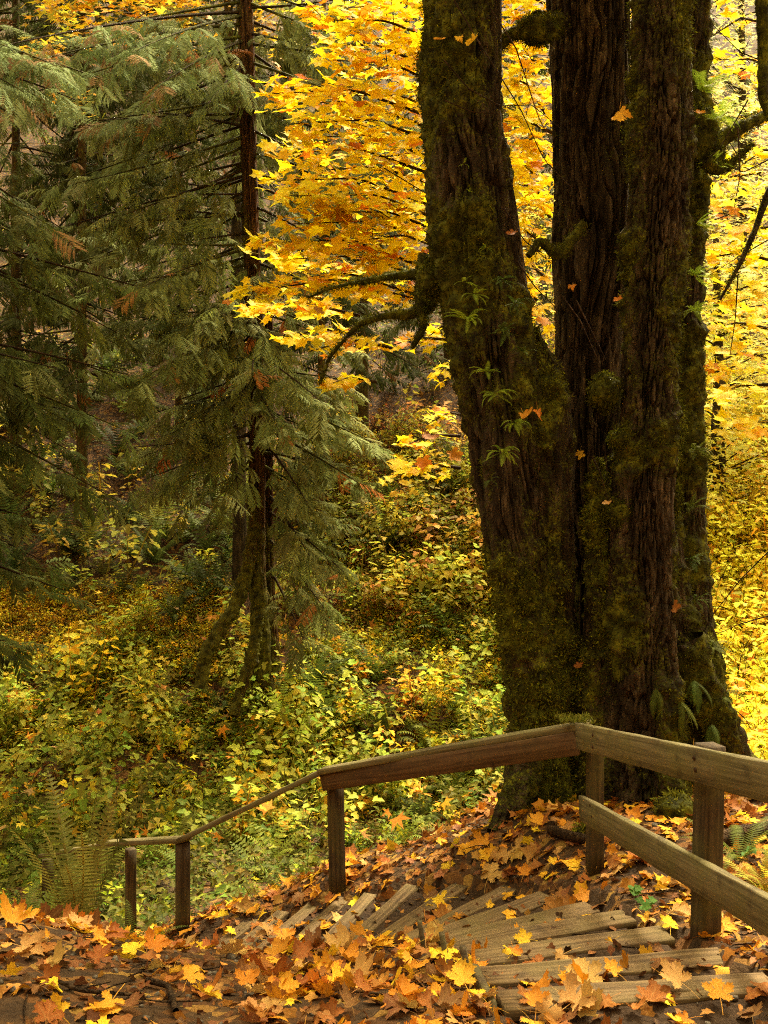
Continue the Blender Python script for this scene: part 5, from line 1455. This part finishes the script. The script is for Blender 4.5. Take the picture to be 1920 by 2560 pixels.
for lab, lst in LOOK.items():
    if len(lst) > 1:
        lst.sort(key=lambda q: q[0]); n = len(lst)
        for j, (_, o) in enumerate(lst):
            o['label'] = lab + (', leftmost' if j == 0 else (', rightmost' if j == n - 1 else ', ' + ['second', 'third', 'fourth', 'fifth', 'sixth', 'seventh'][min(j - 1, 5)] + ' from left'))
# leaves that stand out one by one
def ground_hit(px, py):
    d = np.linspace(2.0, 9, 1400); x = (px - 960) / F * d; z = -(py - 1280) / F * d
    k = np.argmax(surf(x, d) > z); return x[k], d[k], float(surf(x[k], d[k]))
HERO = [
    (340, 2395, .15, 0, 'big clean yellow leaf on the left bank', -60), (470, 2470, .13, 1, 'folded golden leaf on the soil right of the big yellow one', 20), (280, 2530, .14, 1, 'golden leaf at the bottom edge near the lower left', 190),
    (55, 2390, .17, 4, 'large curled pale leaf at the left edge', 100), (240, 2420, .13, 3, 'rusty leaf under the big clean yellow one', 40), (620, 2480, .13, 2, 'upright orange leaf at the bottom centre left', 0), (700, 2500, .14, 1, 'golden leaf leaning on an orange one at the bottom', 70),
    (1320, 2368, .125, 0, 'clean yellow leaf lying across the middle treads', -75), (1285, 2395, .09, 2, 'orange leaf tucked under the yellow one on the treads', 160), (1470, 2475, .19, 4, 'huge tan leaf at the bottom on the nearest tread', -10),
    (1430, 2535, .19, 4, 'second huge tan leaf overlapping at the bottom edge', 60), (1540, 2455, .11, 1, 'golden leaf right of the huge tan one', -50), (1610, 2310, .13, 1, 'golden leaf lying on the outer ends of the treads', 150), (1675, 2335, .12, 0, 'yellow leaf standing by the foot of the right post', 10),
    (1800, 2330, .15, 1, 'golden leaf leaning against the foot of the right post', 120), (1340, 2070, .16, 1, 'large upright golden leaf on the mound before the maple', 10), (1395, 2008, .10, 4, 'pale leaf close under the upper rail on the mound', 60), (1225, 2010, .11, 0, 'yellow leaf left on top of the mound', 90),
    (1565, 1935, .14, 0, 'yellow leaf in the pile between the two right rails', -30), (1555, 1990, .10, 0, 'small bright yellow leaf under the top rail', 0), (1600, 1990, .12, 5, 'curled brown leaf beside the small yellow one', 60), (1720, 2225, .13, 4, 'pale tan leaf under the lower rail', 40),
    (1310, 2200, .13, 2, 'orange leaf at the upper ends of the treads', 20), (1378, 2172, .09, 0, 'small yellow leaf on the dark soil near the corner post', 40), (1220, 2280, .08, 0, 'pale yellow leaf on the third fan tread', 80), (1100, 2120, .12, 1, 'golden leaf on the dark mound right of the middle post', 50),
    (550, 2240, .13, 0, 'upright yellow leaf behind the bank between the handrail posts', 10), (380, 2330, .09, 0, 'small yellow leaf on the bank under the low posts', 40), (130, 2190, .17, 0, 'large yellow leaf caught at the foot of the tall fern', -20), (150, 2300, .16, 1, 'golden leaves heaped below the tall fern', 30),
    (850, 2215, .10, 2, 'orange leaf against the foot of the middle post', 60), (700, 2330, .08, 2, 'small orange leaf on the lower treads', 20), (1700, 2480, .16, 4, 'tan leaf at the bottom right on the nearest tread', -40), (1800, 2520, .14, 1, 'golden leaf at the bottom right edge', 10),
    (1340, 2540, .12, 2, 'orange leaf at the bottom beside the edge board', 0), (1160, 2480, .15, 1, 'golden leaf on top of the pile beside the stairs', -20), (1000, 2520, .15, 2, 'orange leaf in the pile at the bottom centre', 50)]
for (px_, py_, s_, ci, lab, rot) in HERO:
    x, y, z = ground_hit(px_, py_)
    B = basis(np.array([[random.uniform(-.25, .25), -.35, 1.0]]), np.array([[math.sin(R(rot)), math.cos(R(rot)), 0]]))[0] * s_ * .56
    o = link('fallen_leaf', fallen_mesh([0, 1, 2, 3, 9, 7][len(lab) % 6], ci), M_LEAF)
    o.matrix_world = Matrix(((B[0, 0], B[0, 1], B[0, 2], x), (B[1, 0], B[1, 1], B[1, 2], y), (B[2, 0], B[2, 1], B[2, 2], z + .035), (0, 0, 0, 1)))
    tag(o, lab, 'leaf')
# leaves caught on the maple
for (px_, py_, d, s_, ci, lab) in [(1100, 118, 6.2, .10, 1, 'golden leaf on a twig before the left stem, left of a yellow one'), (1185, 120, 6.2, .11, 0, 'bright yellow leaf on a twig before the left stem'), (1150, 112, 6.2, .07, 0, 'small yellow leaf between two larger ones before the left stem'),
      (1550, 300, 6.5, .15, 1, 'long folded golden leaf hanging between middle and right stems'), (1430, 733, 7.0, .08, 2, 'curled orange leaf stuck on the middle stem'), (1545, 765, 6.68, .08, 2, 'orange leaf stuck between middle and right stems'), (1285, 600, 6.72, .11, 3, 'rust leaf on the right edge of the left stem'),
      (1310, 1055, 6.5, .12, 2, 'orange leaf caught in the small fern on the left stem'), (1345, 1048, 6.4, .12, 2, 'folded orange leaf right of the caught one'), (1450, 1150, 6.95, .09, 1, 'golden leaf dangling before the middle stem'), (1520, 1275, 6.5, .08, 4, 'pale curled leaf at the moss cushion'),
      (1450, 1680, 6.75, .09, 3, 'rust red leaf low in the dark cleft of the maple'), (1805, 900, 7.0, .15, 0, 'wide yellow leaf held out right of the rear stem'), (1740, 300, 6.8, .12, 2, 'orange leaf on the dark burl'), (1680, 1530, 6.62, .13, 3, 'brown leaf on the rear stem low down'),
      (1130, 1150, 7.2, .16, 2, 'large orange leaf drooping left of the left stem'), (1060, 1105, 7.2, .16, 3, 'big folded rust leaf floating before the shrubs left of the left stem'), (1165, 1090, 7.2, .14, 1, 'golden orange leaf touching the edge of the left stem'), (1735, 1890, 6.0, .10, 1, 'golden leaf on the maple foot behind the top rail'),
      (795, 790, 8.6, .14, 3, 'single rust red leaf hanging under the yellow layers')]:
    B = basis(np.array([[random.uniform(-.9, .9), -.8, random.uniform(.2, 1.1)]]), np.array([[random.uniform(-.6, .6), 0, -1.0]]))[0] * s_ * .7
    o = link('maple_leaf', fallen_mesh([1, 4, 5, 8][len(lab) % 4], ci), M_YEL)
    q = PX(px_, py_ - 20, d)
    o.matrix_world = Matrix(((B[0, 0], B[0, 1], B[0, 2], q[0]), (B[1, 0], B[1, 1], B[1, 2], q[1]), (B[2, 0], B[2, 1], B[2, 2], q[2]), (0, 0, 0, 1)))
    tag(o, lab, 'leaf')

# crumbled bits, pebbles, twigs
X, Y = near_pts(11500, -3.4, 4.2, 2.3, 7.8)
k = in_stairs(X, Y, 0.0) < 0
k |= RNG.uniform(0, 1, len(X)) < .6
X, Y = X[k], Y[k]
lv, lt, lve = small_leaf(rs, False); l2, t2, v2 = small_leaf(rs, True)
FR = [pack(lv - (0, .4, 0), lt, lve), pack(l2 - (0, .4, 0), t2, v2)]
nr, Z = lay(X, Y, .6, .015)
M = basis(nr, rand_dirs(len(X))) * RNG.uniform(.015, .06, len(X))[:, None, None]
r_ = replicate(FR, RNG.integers(0, 2, len(X)), M, np.stack([X, Y, Z], 1), pick([(4, (.14, .06, .022)), (3, (.26, .11, .03)), (1.5, (.5, .24, .05)), (2, (.07, .035, .015))], len(X), .25))
o = link('crumbled_leaves', new_mesh('crumbled_leaves', *r_), M_LEAF); o['kind'] = 'stuff'
# pebbles
def pebble_t(seed):
    V, Q, D = blob(np.zeros(3), 1, 4, seed, (1, .8, .6), .3)
    T = np.concatenate([Q[:, :3], Q[:, [0, 2, 3]]]); return pack(V, T)
PB = [pebble_t(s) for s in range(4)]
X, Y = near_pts(2600, -3.2, 4.0, 2.3, 7.0)
pxx = 960 + X / Y * F; pyy = 1280 - surf(X, Y) / Y * F
k = (RNG.uniform(0, 1, len(X)) < np.where(((pxx < 700) & (pyy > 2380)) | ((pxx > 1000) & (pxx < 1400) & (pyy < 2230)) | ((pxx > 1650) & (pyy > 2400)), 1.0, .2))
X, Y = X[k], Y[k]
S_ = RNG.uniform(.004, .016, len(X)) * np.where(RNG.uniform(0, 1, len(X)) < .06, 1.6, 1)
P = np.stack([X, Y, surf(X, Y) + S_ * .25], 1)
r_ = replicate(PB, RNG.integers(0, 4, len(X)), basis(RNG.normal(size=(len(X), 3)) * .3 + (0, 0, 1), rand_dirs(len(X))) * S_[:, None, None], P, np.ones((len(X), 3)))
o = link('pebbles', new_mesh('pebbles', r_[0], r_[1], smooth=True), M_STONE); o['kind'] = 'stuff'
tws = []
X, Y = near_pts(420, -3.2, 4.0, 2.3, 7.5)
for x, y in zip(X, Y):
    a = random.uniform(0, 6.28); l = random.uniform(.05, .28)
    p = [(x + math.cos(a) * l * t + random.uniform(-.01, .01), y + math.sin(a) * l * t + random.uniform(-.01, .01)) for t in (-.5, 0, .5)]
    tws.append(tube([(q[0], q[1], float(surf(q[0], q[1])) + random.uniform(.004, .03)) for q in p], [.003, .0035, .0015], 4, 5))
v_, q_ = join(tws)
o = link('twigs', new_mesh('twigs', v_, q_, attrs={'moss': np.zeros(len(v_))}), M_TWIG); o['kind'] = 'stuff'
def stick(pts, r, lab, seed=0):
    P3 = [ground_hit(a, b) for a, b in pts]
    V, Q = tube([(p[0], p[1], p[2] + r * .8 + .012) for p in P3], [r, r * 1.1, r * .9, r * .5][:len(P3)] if len(P3) > 2 else [r, r * .6], 9, 30, .35, seed)
    o = link('stick', new_mesh('stick', V, Q, attrs={'moss': np.full(len(V), .2)}, smooth=True), M_TWIG); tag(o, lab, 'stick')
stick([(365, 2465), (420, 2478), (440, 2545)], .010, 'forked pale stick on the soil in the lower left', 1)
stick([(120, 2455), (200, 2490), (330, 2500)], .006, 'thin twig running across the bare soil at lower left', 2)
stick([(60, 2280), (110, 2275), (165, 2278)], .012, 'short stick beside the foot of the tall fern', 3)
stick([(1375, 2090), (1420, 2105), (1475, 2115)], .030, 'thick fallen branch lying behind the corner post', 4)
stick([(1785, 2125), (1850, 2110), (1935, 2090)], .045, 'dark log behind the fence at the right edge', 5)
stick([(1330, 2335), (1440, 2345), (1560, 2338)], .004, 'thin twig across the curved treads', 6)
# moss stump and stone among the posts
for (px_, py_, r, sq, mo, nm, lab, cat) in [(412, 2262, .17, (.8, .8, 1.1), 0.35, 'stump', 'dark rotten stump behind the two low handrail posts', 'stump'), (1690, 2040, .14, (1, 1, .8), .9, 'mossy_rock', 'small mossy rock behind the right fence post', 'rock'),
                              (300, 2350, .07, (1.3, 1, .45), 1.2, 'moss_cushion', 'bright moss cushion on the bank below the low posts', 'moss'), (1470, 2085, .06, (1.3, 1, .7), .9, 'mossy_rock', 'mossy rock by the fallen branch', 'rock')]:
    x, y, z = ground_hit(px_, py_)
    V, Q, D = blob(np.array((x, y, z + r * .3 * sq[2])), r, 20, int(px_), sq)
    root = thing(nm, (x, y, z), lab, cat)
    link('body', new_mesh('body', rel(root, V), Q, attrs={'moss': np.full(len(V), mo)}, smooth=True), M_BARK, root)
    if mo > .6:
        r_ = moss_tufts(V, np.ones(len(V)), D * np.array((1, .3, 1)), 500, .022, [(2, (.2, .2, .02)), (2, (.12, .12, .015))], .3)
        link('moss', new_mesh('moss', rel(root, r_[0]), r_[1], r_[2], r_[3]), M_MOSS, root, 'stuff')
# small green leaves near the treads, upper right of the stairs
for (px_, py_, lab) in [(1590, 2255, 'small round green plant beside the outer tread ends'), (1615, 2290, 'second small green plant nearer the right post'), (1875, 2150, 'yellow green seedling behind the lower rail at the right')]:
    x, y, z = ground_hit(px_, py_)
    root = thing('seedling', (x, y, z), lab, 'plant')
    for j in range(5):
        l3, t3, v3 = small_leaf(rs, True)
        B = basis(np.array([[random.uniform(-.4, .4), -.4, 1]]), rand_dirs(1))[0] * .045
        V = (B @ l3.T).T + np.array((random.uniform(-.03, .03), random.uniform(-.03, .03), .03 + .01 * j))
        link('leaf', new_mesh('leaf', V, t3, np.tile((.10, .24, .04), (len(V), 1)), {'vein': v3}), M_GREEN, root)
hz = bpy.data.materials.new('air_haze'); hz.use_nodes = True
hz.node_tree.nodes.clear()
pv = hz.node_tree.nodes.new('ShaderNodeVolumePrincipled'); ho = hz.node_tree.nodes.new('ShaderNodeOutputMaterial')
pv.inputs['Color'].default_value = (1, .95, .8, 1); pv.inputs['Density'].default_value = HAZE; pv.inputs['Anisotropy'].default_value = .3
hz.node_tree.links.new(pv.outputs[0], ho.inputs['Volume'])
bx0 = np.array((-60., -40., -8.)); bx1 = np.array((60., 85., float(ZZ.max()) + 6))
hv = np.array([[(bx0, bx1)[a][0], (bx0, bx1)[b][1], (bx0, bx1)[c][2]] for a in (0, 1) for b in (0, 1) for c in (0, 1)])
if HAZE > 0:
    link('haze', new_mesh('haze', hv, [(0, 1, 3, 2), (4, 6, 7, 5), (0, 4, 5, 1), (2, 3, 7, 6), (0, 2, 6, 4), (1, 5, 7, 3)]), hz, None, 'stuff')
#print('TRIS', sum(sum(len(p.vertices) - 2 for p in m.polygons) if len(m.polygons) < 400 else len(m.polygons) * (len(m.polygons[0].vertices) - 2) for m in bpy.data.meshes))
